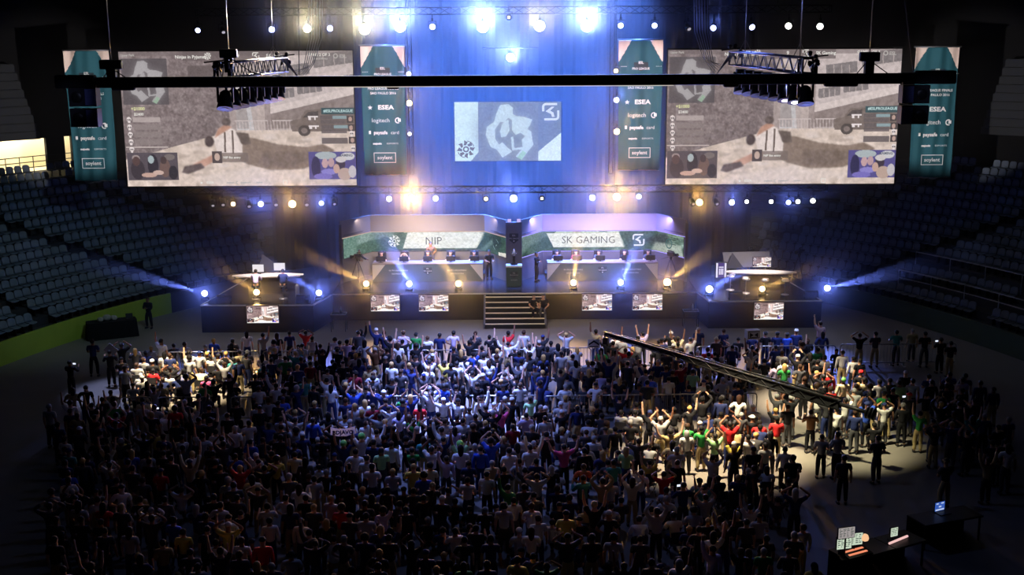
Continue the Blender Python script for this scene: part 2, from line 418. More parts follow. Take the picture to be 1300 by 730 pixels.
def seat_pan():
    m = MB(); nu, nv = 6, 5; g = {}
    for s_, off in ((0, 0.0), (1, -0.035)):
        for i in range(nu + 1):
            for j in range(nv + 1):
                u, v = i / nu - 0.5, j / nv
                g[s_, i, j] = m.bm.verts.new((u * 0.44, -0.2 + 0.42 * v, 0.44 + 0.04 * (2 * u) ** 2 - 0.03 * math.sin(v * PI) - (0.03 if v > .9 else 0) + off))
    for s_ in (0, 1):
        for i in range(nu):
            for j in range(nv):
                f = m._f([g[s_, i, j], g[s_, i + 1, j], g[s_, i + 1, j + 1], g[s_, i, j + 1]]); f.smooth = True
    for i in range(nu):
        for j in (0, nv): m._f([g[0, i, j], g[0, i + 1, j], g[1, i + 1, j], g[1, i, j]])
    for j in range(nv):
        for i in (0, nu): m._f([g[0, i, j], g[0, i, j + 1], g[1, i, j + 1], g[1, i, j]])
    return m
sb = MB(); sb.box((0, -0.08, 0.2), (0.05, 0.3, 0.4)); sb.box((0, -0.05, 0.01), (0.2, 0.3, 0.02)); sb.box((0, -0.03, 0.385), (0.36, 0.3, 0.03))
S0 = sb.build('stadium_seat', BLACK); b_ = seat_back().build('backrest', SEATM, S0); p_ = seat_pan().build('seat', SEATM, S0)
cands = []
for side in (-1, 1):
    for k in range(NROW):
        kk = 0.12 + RUN * k + 0.5; t = T0 + 1
        i = 0
        while t < T1 - 0.5:
            q = ell(t, kk, side, Z0 - 0.15 + RISE * k)
            d = ell(t + 0.1, kk, side) - ell(t, kk, side); step = 0.56 / d.length * 0.1
            i += 1; t += step
            if (i % 17) in (0, 1): continue
            x, y = pix(q + Vector((0, 0, .5)))
            if -15 < x < 1315 and 180 < y < 740 and q.y < 76 and not (abs(q.x) < 15.6 and q.y > 71.5):
                # rails' walkway of the right stand stays free
                if side > 0 and k in (1, 3) and 0 < t < 43: continue
                rz = math.atan2(d.y, d.x) + (PI if side > 0 else 0)
                nrm = Vector((EC * 0 - q.x, EC - q.y, 0)).normalized()
                rz = math.atan2(nrm.y, nrm.x) - PI / 2
                cands.append((side, k, q, rz, x, y))
def seat_score(c):
    s, k, q, rz, x, y = c
    d = (q - CAMP).length
    vis = 1.0 if (s < 0 and 0 < x < 260 and 225 < y < 470) else (0.62 if (s > 0 and 1060 < x < 1300 and 300 < y < 440) else 0.25)
    return vis / d
cands.sort(key=lambda c: -seat_score(c))
ROWN = ORD
for i, (side, k, q, rz, x, y) in enumerate(cands[:300]):
    if i == 0: o = S0
    else: o = dup_tree(S0)
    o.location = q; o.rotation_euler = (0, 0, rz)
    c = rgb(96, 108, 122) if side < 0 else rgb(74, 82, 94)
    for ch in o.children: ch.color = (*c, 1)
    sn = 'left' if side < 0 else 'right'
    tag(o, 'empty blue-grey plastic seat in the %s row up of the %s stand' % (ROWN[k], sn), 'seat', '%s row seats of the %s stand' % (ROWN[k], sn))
def merge_stuff(name, items, materials, label, cat):
    """many small copies as one mesh: items = (vertex array, list of face arrays of loops, matrix, colours)"""
    V, Lp, Ls, Cc = [], [], [], []; off = 0; lo = 0
    for (v, loops, starts), mtx, cols in items:
        A = np.array(mtx); vv = v @ A[:3, :3].T + A[:3, 3]
        V.append(vv); Lp.append(loops + off); Ls.append(starts + lo); Cc.append(cols); off += len(v); lo += len(loops)
    V = np.concatenate(V).astype(np.float32); Lp = np.concatenate(Lp).astype(np.int32); Ls = np.concatenate(Ls).astype(np.int32); Cc = np.concatenate(Cc).astype(np.float32)
    me = bpy.data.meshes.new(name); me.vertices.add(len(V)); me.vertices.foreach_set('co', V.ravel())
    me.loops.add(len(Lp)); me.loops.foreach_set('vertex_index', Lp); me.polygons.add(len(Ls)); me.polygons.foreach_set('loop_start', Ls)
    me.polygons.foreach_set('use_smooth', np.ones(len(Ls), bool))
    me.update(calc_edges=True); me.validate()
    at = me.color_attributes.new('Col', 'FLOAT_COLOR', 'POINT'); at.data.foreach_set('color', np.concatenate([Cc, np.ones((len(Cc), 1), np.float32)], 1).ravel())
    for mm in materials: me.materials.append(mm)
    o = obj(name, me); return tag(o, label, cat, kind='stuff')
def arrays(me):
    v = np.empty(len(me.vertices) * 3, np.float32); me.vertices.foreach_get('co', v)
    l = np.empty(len(me.loops), np.int32); me.loops.foreach_get('vertex_index', l)
    s = np.empty(len(me.polygons), np.int32); me.polygons.foreach_get('loop_start', s)
    return v.reshape(-1, 3), l, s
ATTRM = colattr_mat('many_colours')
pa = [arrays(S0.data), arrays(b_.data), arrays(p_.data)]; items = []
for side, k, q, rz, x, y in cands[300:2400]:
    mt = Matrix.Translation(q) @ Matrix.Rotation(rz, 4, 'Z')
    for a, c in zip(pa, (rgb(20, 20, 22), rgb(88, 98, 112), rgb(88, 98, 112))): items.append((a, mt, np.tile(np.array(c), (len(a[0]), 1))))
if items: merge_stuff('seating_rows', items, [ATTRM], 'remaining rows of empty blue-grey seats filling both stands', 'seats')

# ================================================================== STAGE
ZS = 1.5
STAGEF = mat('stage_floor_vinyl', rgb(40, 40, 46), 0.22, noise=0.15, scale=1.0, spec=0.6)
FASC = mat('stage_fascia_cloth', rgb(12, 12, 16), 0.9, noise=0.3, scale=2)
TRIMM = mat('pale_edge_trim', rgb(190, 184, 178), 0.5, noise=0.05)
def platform(name, label, poly, trim_ids):
    t = thing(name, label, 'stage', (0, 0, 0))
    cx = sum(p[0] for p in poly) / len(poly); cyy = sum(p[1] for p in poly) / len(poly); t.location = (cx, cyy, 0)
    loc = [(x - cx, y - cyy) for x, y in poly]
    m = MB(); m.prism([(x * 0.999, y * 0.999) for x, y in loc], 0, ZS - 0.06); m.build('fascia', FASC, t)
    m = MB(); m.prism(loc, ZS - 0.06, ZS); m.build('deck', STAGEF, t)
    for i in trim_ids:
        a, b = Vector((*loc[i], 0)), Vector((*loc[(i + 1) % len(loc)], 0)); d = (b - a).normalized(); nn = Vector((d.y, -d.x, 0))
        m = MB(); m.hexa([a + nn * .03 + Vector((0, 0, ZS - .05)), b + nn * .03 + Vector((0, 0, ZS - .05)), b - nn * .02 + Vector((0, 0, ZS - .05)), a - nn * .02 + Vector((0, 0, ZS - .05)),
                          a + nn * .03 + Vector((0, 0, ZS + .015)), b + nn * .03 + Vector((0, 0, ZS + .015)), b - nn * .05 + Vector((0, 0, ZS + .015)), a - nn * .05 + Vector((0, 0, ZS + .015))])
        m.build('edge_trim', TRIMM, t)
    return t
platform('main_stage', 'black main stage platform under the two team booths', [(-9.95, 64.2), (9.95 + 0.3, 64.2), (10.25, 72.5), (-9.95, 72.5)], [0])
platform('wing_stage', 'black wing platform under the desk with two hosts', [(-16.6, 61.65), (-10.6, 61.6), (-9.98, 64.1), (-9.98, 68.5), (-15.6, 68.5)], [0, 1, 4])
platform('wing_stage', 'black wing platform under the empty desk with bar stools', [(10.55, 62.0), (16.6, 62.0), (15.7, 68.6), (10.27, 68.6), (10.27, 64.3)], [0, 1, 4])
# stairs
st = thing('stage_stairs', 'black steps with pale treads up to the middle of the stage', 'stairs', (0.15, 62.1, 0))
m = MB()
for i in range(6): m.box((0, 0.35 * i + (2.1 - 0.35 * i) / 2, 0.22 * i + 0.12), (3.3, 2.1 - 0.35 * i, 0.23 if i else 0.24))
m.build('steps', FASC, st)
for i in range(6):
    m = MB(); m.box((0, 0.35 * i + 0.10, 0.22 * i + 0.245), (3.24, 0.20, 0.02)); m.build('tread', mat('tread_strip', rgb(225, 205, 180), 0.6, noise=.08), st)
for s in (-1, 1):
    m = MB(); m.hexa([(s * 1.65 - .05, 0, 0), (s * 1.65 + .05, 0, 0), (s * 1.65 + .05, 2.1, 0), (s * 1.65 - .05, 2.1, 0), (s * 1.65 - .05, 0, 0.3), (s * 1.65 + .05, 0, .3), (s * 1.65 + .05, 2.1, 1.5), (s * 1.65 - .05, 2.1, 1.5)])
    m.build('side_rail', mat('grey_metal', rgb(96, 96, 104), 0.5, 0.4), st)

# ------------------------------------------------------------------ team booths
GREY = mat('booth_grey_fabric', rgb(126, 118, 120), 0.85, noise=0.08, scale=2)
GREYD = mat('booth_dark_grey', rgb(86, 86, 96), 0.7, noise=0.1)
LEDM = screenmat('led_wall', 1.0)
def led_canvas(team):
    c = Canvas(420, 64, (88, 118, 108))
    c.noise(16, 6); 
    if team == 'nip':
        c.poly([(0, 0), (.22, 0), (.16, 1), (0, 1)], (104, 138, 126)); c.poly([(.12, 0), (.32, 0), (.26, .5), (.1, .5)], (150, 172, 170), .6, 3)
        c.poly([(.10, .55), (.34, .35), (.36, 1), (.10, 1)], (70, 104, 92), .9, 2)
        c.poly([(.40, 0), (.80, 0), (.76, .12), (.38, .12)], (222, 224, 210)); c.rect(.5, 0, .54, .1, (190, 110, 100)); c.rect(.63, 0, .66, .12, (170, 190, 160))
        c.poly([(.40, .12), (.795, .12), (.74, .86), (.375, .86)], (240, 243, 236))
        c.poly([(.78, .12), (.99, .02), (1, 1), (.74, 1)], (58, 88, 78), .95, 2); c.poly([(.83, .3), (.9, 0), (.97, .4), (.9, .8)], (36, 58, 54), .8, 4)
        c.poly([(.75, .95), (.86, .3), (.87, .5), (.78, 1)], (120, 150, 140), .7, 2)
        c.poly([(.92, .85), (1, .8), (1, 1), (.92, 1)], (228, 226, 214)); c.rect(.3, .9, .76, 1, (90, 98, 100))
    else:
        c.poly([(0, 0), (.3, 0), (.22, .6), (0, .7)], (110, 134, 132), .9, 2); c.poly([(.1, .6), (.3, .3), (.3, 1), (.08, 1)], (72, 100, 92), .9, 3)
        c.poly([(.30, 0), (.62, 0), (.60, .18), (.28, .18)], (200, 214, 200)); c.rect(.37, 0, .41, .12, (190, 140, 130)); c.rect(.5, .02, .54, .14, (90, 130, 110))
        c.poly([(.24, .18), (.60, .18), (.635, .84), (.275, .84)], (240, 243, 236))
        c.poly([(.60, .1), (.8, .05), (.78, 1), (.63, .9)], (64, 96, 88), .9, 2); c.poly([(.72, .5), (.86, .05), (.9, .4), (.8, .9)], (44, 58, 66), .8, 4)
        c.poly([(.78, .6), (.98, .5), (1, 1), (.76, 1)], (196, 206, 196), .7, 2); c.rect(.88, .02, 1, .2, (150, 176, 150), .6)
        for i in range(5): c.rect(.90, .12 + .1 * i, .94 + .02 * (i % 2), .16 + .1 * i, (40, 66, 60), .7)
    c.noise(9, 1); c.a = np.clip(c.a * 1.0, 0, 1); return c
def booth(sign, team):
    """sign -1: the booth left of the totem; built round its own middle (x = 0), front towards -y"""
    X0 = -4.98 if sign < 0 else 5.18
    nm = 'booth with the warm grey header and NIP wall' if team == 'nip' else 'booth washed in purple with the SK GAMING wall'
    t = thing('team_booth', nm.capitalize() if False else nm, 'booth', (X0, 69.6, ZS))
    hw, fl = 4.75, 3.35                     # half width, half of the flat back
    zt, zb = 3.62, 2.62                     # header
    path = [(-hw, -2.3), (-fl, 0.0), (fl, 0.0), (hw, -2.3)]
    def strip(name, z0, z1, mt, inset=0.0, th=0.08):
        m = MB(); pp = [(x * (1 - inset * 0.02), y + inset) for x, y in path]
        for i in range(3):
            (xa, ya), (xb, yb) = pp[i], pp[i + 1]
            dx, dy = xb - xa, yb - ya; L = math.hypot(dx, dy); nx, ny = -dy / L * th, dx / L * th
            m.hexa([(xa, ya, z0), (xb, yb, z0), (xb + nx, yb + ny, z0), (xa + nx, ya + ny, z0), (xa, ya, z1), (xb, yb, z1), (xb + nx, yb + ny, z1), (xa + nx, ya + ny, z1)])
        return m.build(name, mt, t)
    strip('header', zb, zt, GREY, -0.25)
    strip('back_wall', 0.0, 1.36, GREYD if team == 'sk' else mat('booth_mid_grey', rgb(112, 108, 108), .8, noise=.1))
    strip('led_frame', 1.36, zb + 0.1, BLACK, 0.05)
    # roof that closes the header
    m = MB(); m.prism([(-hw + .1, -2.4), (-fl, -0.2), (fl, -0.2), (hw - .1, -2.4), (hw + .02, -2.2), (fl + .1, 0.12), (-fl - .1, 0.12), (-hw - .02, -2.2)], zb + 0.12, zb + .18); m.build('top_panel', GREYD, t)
    # LED wall in one folded sheet
    segL = math.hypot(hw - fl, 2.3); tot = 2 * segL + 2 * fl
    def fx(u, v):
        d = u * tot
        if d < segL: f = d / segL; x, y = -hw + (hw - fl) * f, -2.3 + 2.3 * f
        elif d < segL + 2 * fl: x, y = -fl + (d - segL), 0.0
        else: f = (d - segL - 2 * fl) / segL; x, y = fl + (hw - fl) * f, -2.3 * f
        return (x * 0.99, y - 0.02, zb + 0.05 - v * (zb + .05 - 1.40))
    me = led_canvas(team).mesh('led_wall', fx); me.materials.append(LEDM); obj('led_wall', me, t)
    # lettering on the LED wall
    L = Letter()
    if team == 'nip':
        L.text('NIP', -0.02 + .35, 2.0, 0.66, mi=0, bold=-0.004); L.shuriken(-2.0, 2.02, 0.38, 1)
        L.build('wall_lettering', [emis('led_dark_letters', rgb(70, 78, 78), 1), emis('led_white_letters', rgb(232, 238, 232), 1)], t, (0, -0.06, 0))
        L = Letter(); L.disc(0, 0, 0.3, 0, 20); L.star(0, 0, 0.2, 1); L.build('wall_emblem', [emis('led_cream', rgb(230, 226, 190), 1), emis('led_green', rgb(120, 150, 110), 1)], t, (-4.05, -1.22, 2.0), (0, 0, math.radians(58.7)))
        L = Letter(); L.shuriken(0, 0, 0.33, 0); L.build('wall_emblem', [emis('led_pale_green', rgb(170, 200, 180), 1)], t, (4.05, -1.22, 2.0), (0, 0, math.radians(-58.7)))
    else:
        L.text('SK GAMING', -0.62, 2.02, 0.60, mi=0, bold=-0.004); L.sk(2.35, 2.02, 0.36, 1)
        L.build('wall_lettering', [emis('led_dark_letters', rgb(70, 78, 78), 1), emis('led_white_letters', rgb(232, 238, 232), 1)], t, (0, -0.06, 0))
        L = Letter(); L.disc(0, 0, 0.3, 0, 20, .23); L.text('W', 0, 0, 0.36, mi=0); L.build('wall_emblem', [emis('led_teal', rgb(40, 96, 100), 1)], t, (4.0, -1.3, 2.0), (0, 0, math.radians(-58.7)))
        L = Letter(); L.sk(0, 0, 0.3, 0); L.build('wall_emblem', [emis('led_white_letters', rgb(232, 238, 232), 1)], t, (-4.1, -1.1, 2.0), (0, 0, math.radians(58.7)))
    # end posts and pale edge strips
    ES = emis('warm_edge_strip', rgb(235, 200, 175), .8) if team == 'nip' else emis('violet_edge_strip', rgb(170, 160, 255), 1.2)
    for s in (-1, 1):
        m = MB(); m.box((s * (hw + 0.08), -2.35, zt / 2 - .1), (0.16, 0.5, zt - .2)); m.build('end_post', GREYD, t)
    strip('edge_strip', zb - 0.03, zb + 0.012, ES, -0.26, 0.05)
    if team == 'sk':
        strip('edge_strip', 1.33, 1.37, ES, -0.02, 0.04)
    return t
booth(-1, 'nip'); booth(1, 'sk')
# light from the LED edge strips inside each booth
for x, c, e in ((-4.98, (1, .82, .68), 70), (5.18, (.34, .28, 1), 620)):
    li = bpy.data.lights.new('booth_strip_light', 'AREA'); li.shape = 'RECTANGLE'; li.size = 8.5; li.size_y = 0.25; li.energy = e; li.color = c
    obj('booth_strip_light', li, None, (x, 68.2, ZS + 3.5), (math.radians(28), 0, 0))
# player desks
def desk(x0, label, lines_left, lines_right):
    t = thing('player_desk', label, 'desk', (x0, 67.9, ZS)); W = 6.4
    m = MB(); m.box((0, 0.0, 1.04), (W, 0.95, 0.06), bev=0.01); m.build('desktop', mat('desk_top', rgb(120, 110, 112), 0.5, noise=.05), t)
    m = MB(); m.box((0, -0.42, 0.5), (W - .02, 0.05, 1.0)); m.build('front_panel', mat('desk_teal_panel', rgb(62, 78, 86), 0.6, noise=.06), t)
    for s in (-1, 1):
        m = MB(); m.box((s * (W / 2 - .03), 0.0, 0.5), (0.05, 0.85, 1.0)); m.build('side_panel', GREYD, t)
        m = MB(); m.slab([(s * W / 2, 1.0), (s * (W / 2 - 0.75), 1.0), (s * (W / 2 - .04), 0.1), (s * W / 2, 0.1)], -0.452, -0.447); m.build('corner_triangle', mat('desk_pale_triangle', rgb(172, 168, 170), .7, noise=.04), t)
    L = Letter(); L.shield(0, 0.62, .5, .42, 1); L.text('ESL', 0, .76, .1); L.text('PRO LEAGUE', 0, .62, .08); L.star(0, .5, .05)
    for (tx, x, z) in lines_left + lines_right: L.text(tx, x, z, .1)
    L.build('lettering', [mat('white_print', rgb(214, 218, 222), .7, noise=.03), mat('shield_print', rgb(34, 46, 56), .7)], t, (0, -0.453, 0))
    return t
desk(-4.98 + .1, 'grey and teal desk of the five players under the NIP wall', [('ESL PRO LEAGUE FINALS', -1.7, .66), ('SAO PAULO 2016', -1.7, .46)], [('ESL PRO LEAGUE FINALS', 1.7, .66), ('SAO PAULO 2016', 1.7, .46)])
desk(5.25, 'grey and teal desk of the five players under the SK GAMING wall', [('ESL PRO LEAGUE FINALS', -1.7, .66), ('SAO PAULO 2016', -1.7, .46)], [('ESL PRO LEAGUE FINALS', 1.7, .66), ('SAO PAULO 2016', 1.7, .46)])
# totem between the booths, pedestal and trophy
t = thing('stage_totem', 'tall grey panel with a league shield standing between the two booths', 'totem', (0.12, 66.9, ZS))
m = MB(); m.box((0, 0, 1.78), (0.92, 0.3, 3.56), bev=0.01); m.build('panel', mat('totem_grey', rgb(112, 112, 122), .8, noise=.06), t)
L = Letter(); L.shield(0, 2.62, .52, .6, 0); L.text('ESL', 0, 2.8, .13, mi=1); L.text('PRO LEAGUE', 0, 2.63, .09, mi=1); L.star(0, 2.48, .06, 1)
L.build('lettering', [mat('shield_print', rgb(34, 46, 56), .7), mat('white_print', rgb(214, 218, 222), .7)], t, (0, -0.155, 0))
m = MB(); m.box((-.25, 0, 3.62), (.2, .2, .2)); m.box((.28, 0, 3.62), (.2, .2, .2)); m.build('lamp_box', emis('violet_lamp_box', rgb(215, 190, 235), .9), t)
t = thing('trophy_pedestal', 'square dark green pedestal with a white top in front of the totem', 'pedestal', (0.12, 66.2, ZS))
m = MB(); m.box((0, 0, .56), (.86, .6, 1.12), bev=0.01); m.build('body', mat('pedestal_green', rgb(52, 76, 78), .7, noise=.06), t)
m = MB(); m.box((0, 0, 1.17), (.92, .66, .1), bev=0.01); m.build('top', WHITE, t)
L = Letter(); L.shield(0, .68, .42, .4, 0); L.text('ESL', 0, .79, .1, mi=1); L.text('PRO LEAGUE', 0, .67, .08, mi=1); L.text('PLAYOFFS', 0, .38, .08, mi=1)
L.build('lettering', [mat('shield_print', rgb(34, 46, 56), .7), mat('white_print', rgb(214, 218, 222), .7)], t, (0, -0.305, 0))
t = thing('trophy', 'slim silver trophy standing on the white pedestal top', 'trophy', (0.12, 66.2, ZS + 1.22))
m = MB(); m.lathe([(.2, 0), (.2, .06), (.13, .1), (.08, .16), (.07, .4), (.1, .44), (.06, .5)], 14); m.build('base', BLACK, t)
m = MB(); m.lathe([(.05, .5), (.11, .58), (.12, .66), (.07, .72), (.05, .8), (.02, .92)], 14)
for s in (-1, 1): m.tube([(s * .1, 0, .6), (s * .2, 0, .68), (s * .16, 0, .78), (s * .06, 0, .74)], .014, 6)
m.build('cup', mat('polished_silver', rgb(220, 215, 205), .25, .8), t)
# ================================================================== BIG SCREENS
def game_picture(W, H):
    c = Canvas(W, H, (206, 196, 186))  # washed-out tones: haze and spill over the screens put into the picture colours
    def q(x, y):                       # coordinates measured on the right-hand screen -> 0..1
        v = (y - 62) / 172; return ((x - (848 - 5 * v)) / (300 - 7 * v), v)
    Q = lambda *pts: [q(*p) for p in pts]
    # paved ground, stone wall, street
    c.poly(Q((840, 168), (985, 160), (1150, 160), (1150, 240), (840, 240)), (222, 210, 194))
    c.noise(9, 5); 
    for i in range(90):
        x, y = random.uniform(840, 1130), random.uniform(168, 232); w = random.uniform(4, 11)
        c.ell(*q(x, y), w / 300, 2.2 / 172, random.choice([(226, 216, 204), (196, 184, 170), (230, 222, 212)]), .7, 1)
    c.poly(Q((840, 60), (990, 60), (986, 162), (840, 200)), (136, 126, 124))
    wm = c.mask(Q((840, 60), (990, 60), (986, 162), (840, 200)))
    for i in range(150):
        x, y = random.uniform(845, 984), random.uniform(62, 190)
        m = (((c.xx - q(x, y)[0]) / (random.uniform(6, 12) / 300)) ** 2 + ((c.yy - q(x, y)[1]) / (random.uniform(2.5, 5) / 172)) ** 2 < 1).astype(float)
        c.put(blur(m * wm, 1), random.choice([(150, 140, 137), (130, 121, 119), (138, 128, 126), (156, 147, 144)]), .7)
    c.noise(7, 1, wm)
    c.poly(Q((985, 95), (1012, 92), (1014, 162), (984, 162)), (206, 208, 206)); c.poly(Q((990, 118), (1004, 112), (1006, 160), (988, 160)), (176, 172, 168)); c.rect(*q(986, 60), *q(990, 165), (176, 166, 160))
    # building with balconies
    c.poly(Q((1006, 60), (1150, 60), (1150, 162), (1012, 162)), (190, 181, 174))
    c.poly(Q((1040, 60), (1150, 60), (1150, 108), (1036, 138)), (206, 198, 192))
    for (a, b, y0, y1, s) in ((1040, 1068, 112, 124, -4), (1072, 1104, 104, 117, -4), (1108, 1150, 92, 106, -7), (1050, 1090, 82, 96, -5), (1096, 1150, 68, 84, -7)):
        c.poly(Q((a, y0), (b, y0 + s), (b, y1 + s), (a, y1)), (138, 134, 132)); 
        for k in range(1, 4): 
            x = a + (b - a) * k / 4; c.line(*q(x, y0), *q(x, y1 - 2), .002, (186, 178, 172))
    c.poly(Q((1030, 134), (1150, 106), (1150, 116), (1032, 142)), (222, 214, 206)); c.poly(Q((1036, 100), (1150, 84), (1150, 91), (1036, 108)), (214, 206, 200))
    c.poly(Q((1032, 142), (1150, 116), (1150, 160), (1030, 160)), (150, 140, 134)); c.rect(*q(1022, 70), *q(1034, 162), (196, 186, 178)); c.rect(*q(1031, 80), *q(1034, 162), (164, 154, 148))
    # crowd barriers in the street
    for x in range(990, 1068, 4): c.line(*q(x, 150), *q(x, 164), .0016, (214, 206, 200), .8)
    c.line(*q(988, 150), *q(1030, 150), .002, (218, 210, 204)); c.line(*q(1036, 150), *q(1066, 150), .002, (218, 210, 204))
    # van
    c.poly(Q((1060, 150), (1072, 148), (1080, 137), (1150, 132), (1150, 164), (1060, 164)), (132, 122, 114)); c.poly(Q((1076, 146), (1083, 139), (1096, 138), (1096, 147)), (96, 90, 88))
    c.ell(*q(1076, 163), 8 / 300, 7 / 172, (92, 86, 82)); c.ell(*q(1076, 163), 4 / 300, 3.5 / 172, (140, 130, 124))
    # figure lying on the ground, white top, grey-brown trousers
    c.poly(Q((992, 170), (1010, 172), (1040, 180), (1075, 184), (1098, 180), (1112, 188), (1100, 200), (1070, 212), (1030, 214), (1000, 206), (980, 196)), (146, 132, 118), 1, 1)
    c.poly(Q((1020, 190), (1060, 190), (1090, 195), (1060, 210), (1020, 208)), (124, 112, 102), .7, 3)
    c.poly(Q((958, 172), (968, 160), (982, 158), (996, 168), (994, 192), (984, 196), (962, 190)), (238, 230, 220), 1, 1)
    c.line(*q(974, 164), *q(972, 190), .004, (120, 108, 100)); c.line(*q(984, 162), *q(982, 192), .004, (120, 108, 100))
    c.poly(Q((960, 172), (966, 160), (976, 154), (984, 158), (970, 166)), (196, 156, 134), 1, 1); c.ell(*q(953, 176), 6 / 300, 7 / 172, (92, 82, 80), 1, 1); c.ell(*q(977, 151), 6 / 300, 5 / 172, (110, 100, 96), 1, 1)
    c.poly(Q((988, 164), (1004, 166), (1006, 180), (994, 180)), (112, 102, 94), 1, 1)
    c.poly(Q((962, 190), (970, 194), (945, 208), (930, 212), (928, 206)), (206, 168, 148), 1, 1); c.poly(Q((940, 204), (944, 210), (922, 218), (914, 216), (918, 208)), (110, 100, 98), 1, 1)
    c.poly(Q((930, 222), (990, 212), (1050, 214), (1075, 224), (1020, 232), (950, 232)), (232, 222, 210), .8, 3)
    c.noise(5, 2)
    # overview map
    c.rect(*q(850, 71), *q(907, 129), (98, 94, 96), .92); mapshape(c, q(850, 71), q(907, 129), (196, 198, 196), .9)
    # bars of the interface
    c.rect(0, 0, 1, .035, (120, 112, 110), .5); c.rect(*q(930, 62), *q(1062, 74), (112, 104, 102), .75); c.rect(*q(935, 80), *q(985, 98), (104, 96, 94), .7)
    for i, y in enumerate((148, 157.5, 167, 176.5)): c.rect(*q(858, y - 3.5), *q(893, y + 3.5), (150, 142, 138) if i else (196, 188, 182), .8)
    c.line(*q(846, 183), *q(900, 183), .0015, (214, 206, 198))
    for y in (148, 157.5, 167, 176.5, 186): skull(c, q(853, y))
    c.rect(*q(1100, 134), *q(1146, 142), (70, 96, 100)); 
    for y, w in ((146, 1), (152, 0), (158, 1), (164, 0)):
        c.rect(*q(1098, y - 2.5), *q(1130, y + 2.5), (110, 104, 104), .85)
        if w: c.rect(*q(1114, y - 2), *q(1132, y + 2), (150, 176, 178)); gun(c, q, 1094, y)
    for y in (149, 160, 176): c.rect(*q(1132, y - 5), *q(1140, y + 4), (84, 78, 78)); c.ell(*q(1136, y - .5), 2.4 / 300, 3 / 172, (196, 172, 158))
    c.rect(*q(1097, 172), *q(1130, 180), (104, 98, 98), .85)
    for y in (167, 186): skull(c, q(1136, y))
    c.rect(*q(955, 189), *q(967, 204), (92, 84, 84)); c.ell(*q(961, 196), 3.5 / 300, 5 / 172, (206, 186, 170)); c.rect(*q(967, 191), *q(1000, 203), (126, 116, 108), .7)
    # two inset camera pictures
    def people(x0, y0, x1, y1, bg, blobs):
        c.rect(*q(x0, y0), *q(x1, y1), bg)
        for (x, y, rx, ry, col) in blobs: c.ell(*q(x, y), rx / 300, ry / 172, col, 1, 0)
    people(846, 190, 909, 226, (96, 90, 96), [(857, 197, 5, 4, (170, 160, 156)), (900, 196, 7, 4, (130, 124, 120)), (858, 212, 9, 13, (72, 66, 72)), (857, 201, 5, 6, (96, 78, 76)), (878, 206, 7, 14, (62, 58, 66)), (876, 199, 4, 5, (176, 196, 196)), (893, 210, 7, 12, (120, 100, 94)), (892, 200, 4, 5, (84, 72, 72)), (872, 219, 10, 3, (206, 176, 160)), (903, 216, 6, 9, (60, 58, 64)), (884, 216, 7, 3, (214, 190, 176))])
    people(1078, 190, 1137, 226, (96, 92, 150), [(1100, 195, 14, 5, (180, 196, 196)), (1128, 196, 9, 5, (214, 220, 220)), (1086, 210, 6, 14, (60, 58, 92)), (1098, 205, 4, 6, (206, 176, 176)), (1106, 204, 4, 6, (196, 168, 170)), (1102, 216, 10, 4, (150, 146, 214)), (1094, 222, 12, 4, (130, 124, 200)), (1118, 206, 6, 8, (74, 66, 78)), (1119, 200, 7, 4, (214, 214, 210)), (1122, 219, 9, 8, (196, 176, 160)), (1132, 216, 5, 8, (206, 206, 206)), (1112, 212, 4, 6, (206, 176, 160))])
    c.noise(5, 0); return c
def skull(c, p):
    c.ell(p[0], p[1] - .004, 2.9 / 300, 3 / 172, (240, 236, 230)); c.rect(p[0] - .005, p[1], p[0] + .005, p[1] + .024, (240, 236, 230))
    for s in (-1, 1): c.ell(p[0] + s * .004, p[1], .0032, .006, (90, 84, 84))
def gun(c, q, x, y):
    c.rect(*q(x - 12, y - 1.6), *q(x + 1, y + .3), (244, 240, 236)); c.rect(*q(x - 11, y - .5), *q(x - 8, y + 3), (244, 240, 236)); c.rect(*q(x - 4, y), *q(x - 2, y + 3), (244, 240, 236))
def mapshape(c, p0, p1, col, al=1.0):
    """plan of walled streets: a ring of irregular blocks"""
    def T(pts): return [(p0[0] + (p1[0] - p0[0]) * x, p0[1] + (p1[1] - p0[1]) * y) for x, y in pts]
    for pts in ([(.36, .06), (.5, .04), (.58, .10), (.57, .2), (.64, .25), (.56, .31), (.50, .27), (.44, .34), (.36, .34), (.28, .46), (.28, .62), (.34, .72), (.40, .68), (.56, .84), (.40, .94), (.30, .80), (.20, .76), (.12, .56), (.14, .42), (.26, .34), (.30, .2)],
                [(.56, .28), (.66, .24), (.78, .26), (.90, .30), (.86, .40), (.82, .46), (.88, .50), (.90, .64), (.92, .72), (.84, .82), (.72, .98), (.62, .92), (.74, .78), (.72, .64), (.78, .58), (.70, .52), (.62, .56), (.56, .48)],
                [(.40, .36), (.50, .30), (.52, .48), (.46, .58), (.38, .60), (.36, .5)], [(.54, .60), (.58, .58), (.60, .78), (.74, .76), (.74, .80), (.56, .82)]):
        m = c.mask(T(pts)); k = max(1, int((p1[0] - p0[0]) * c.w / 30)); c.put(blur(m, k * 2), col, al * .5)
        c.put(m, col, al * .8)
    c.poly(T([(.64, .94), (.72, .98), (.80, .86), (.74, .82)]), (150, 206, 160), al * .6)
GAME = game_picture(480, 270); GAME.a = np.clip(GAME.a * np.array([1.0, .965, .985]), 0, 1)
PICM = screenmat('projected_picture', 0.9)
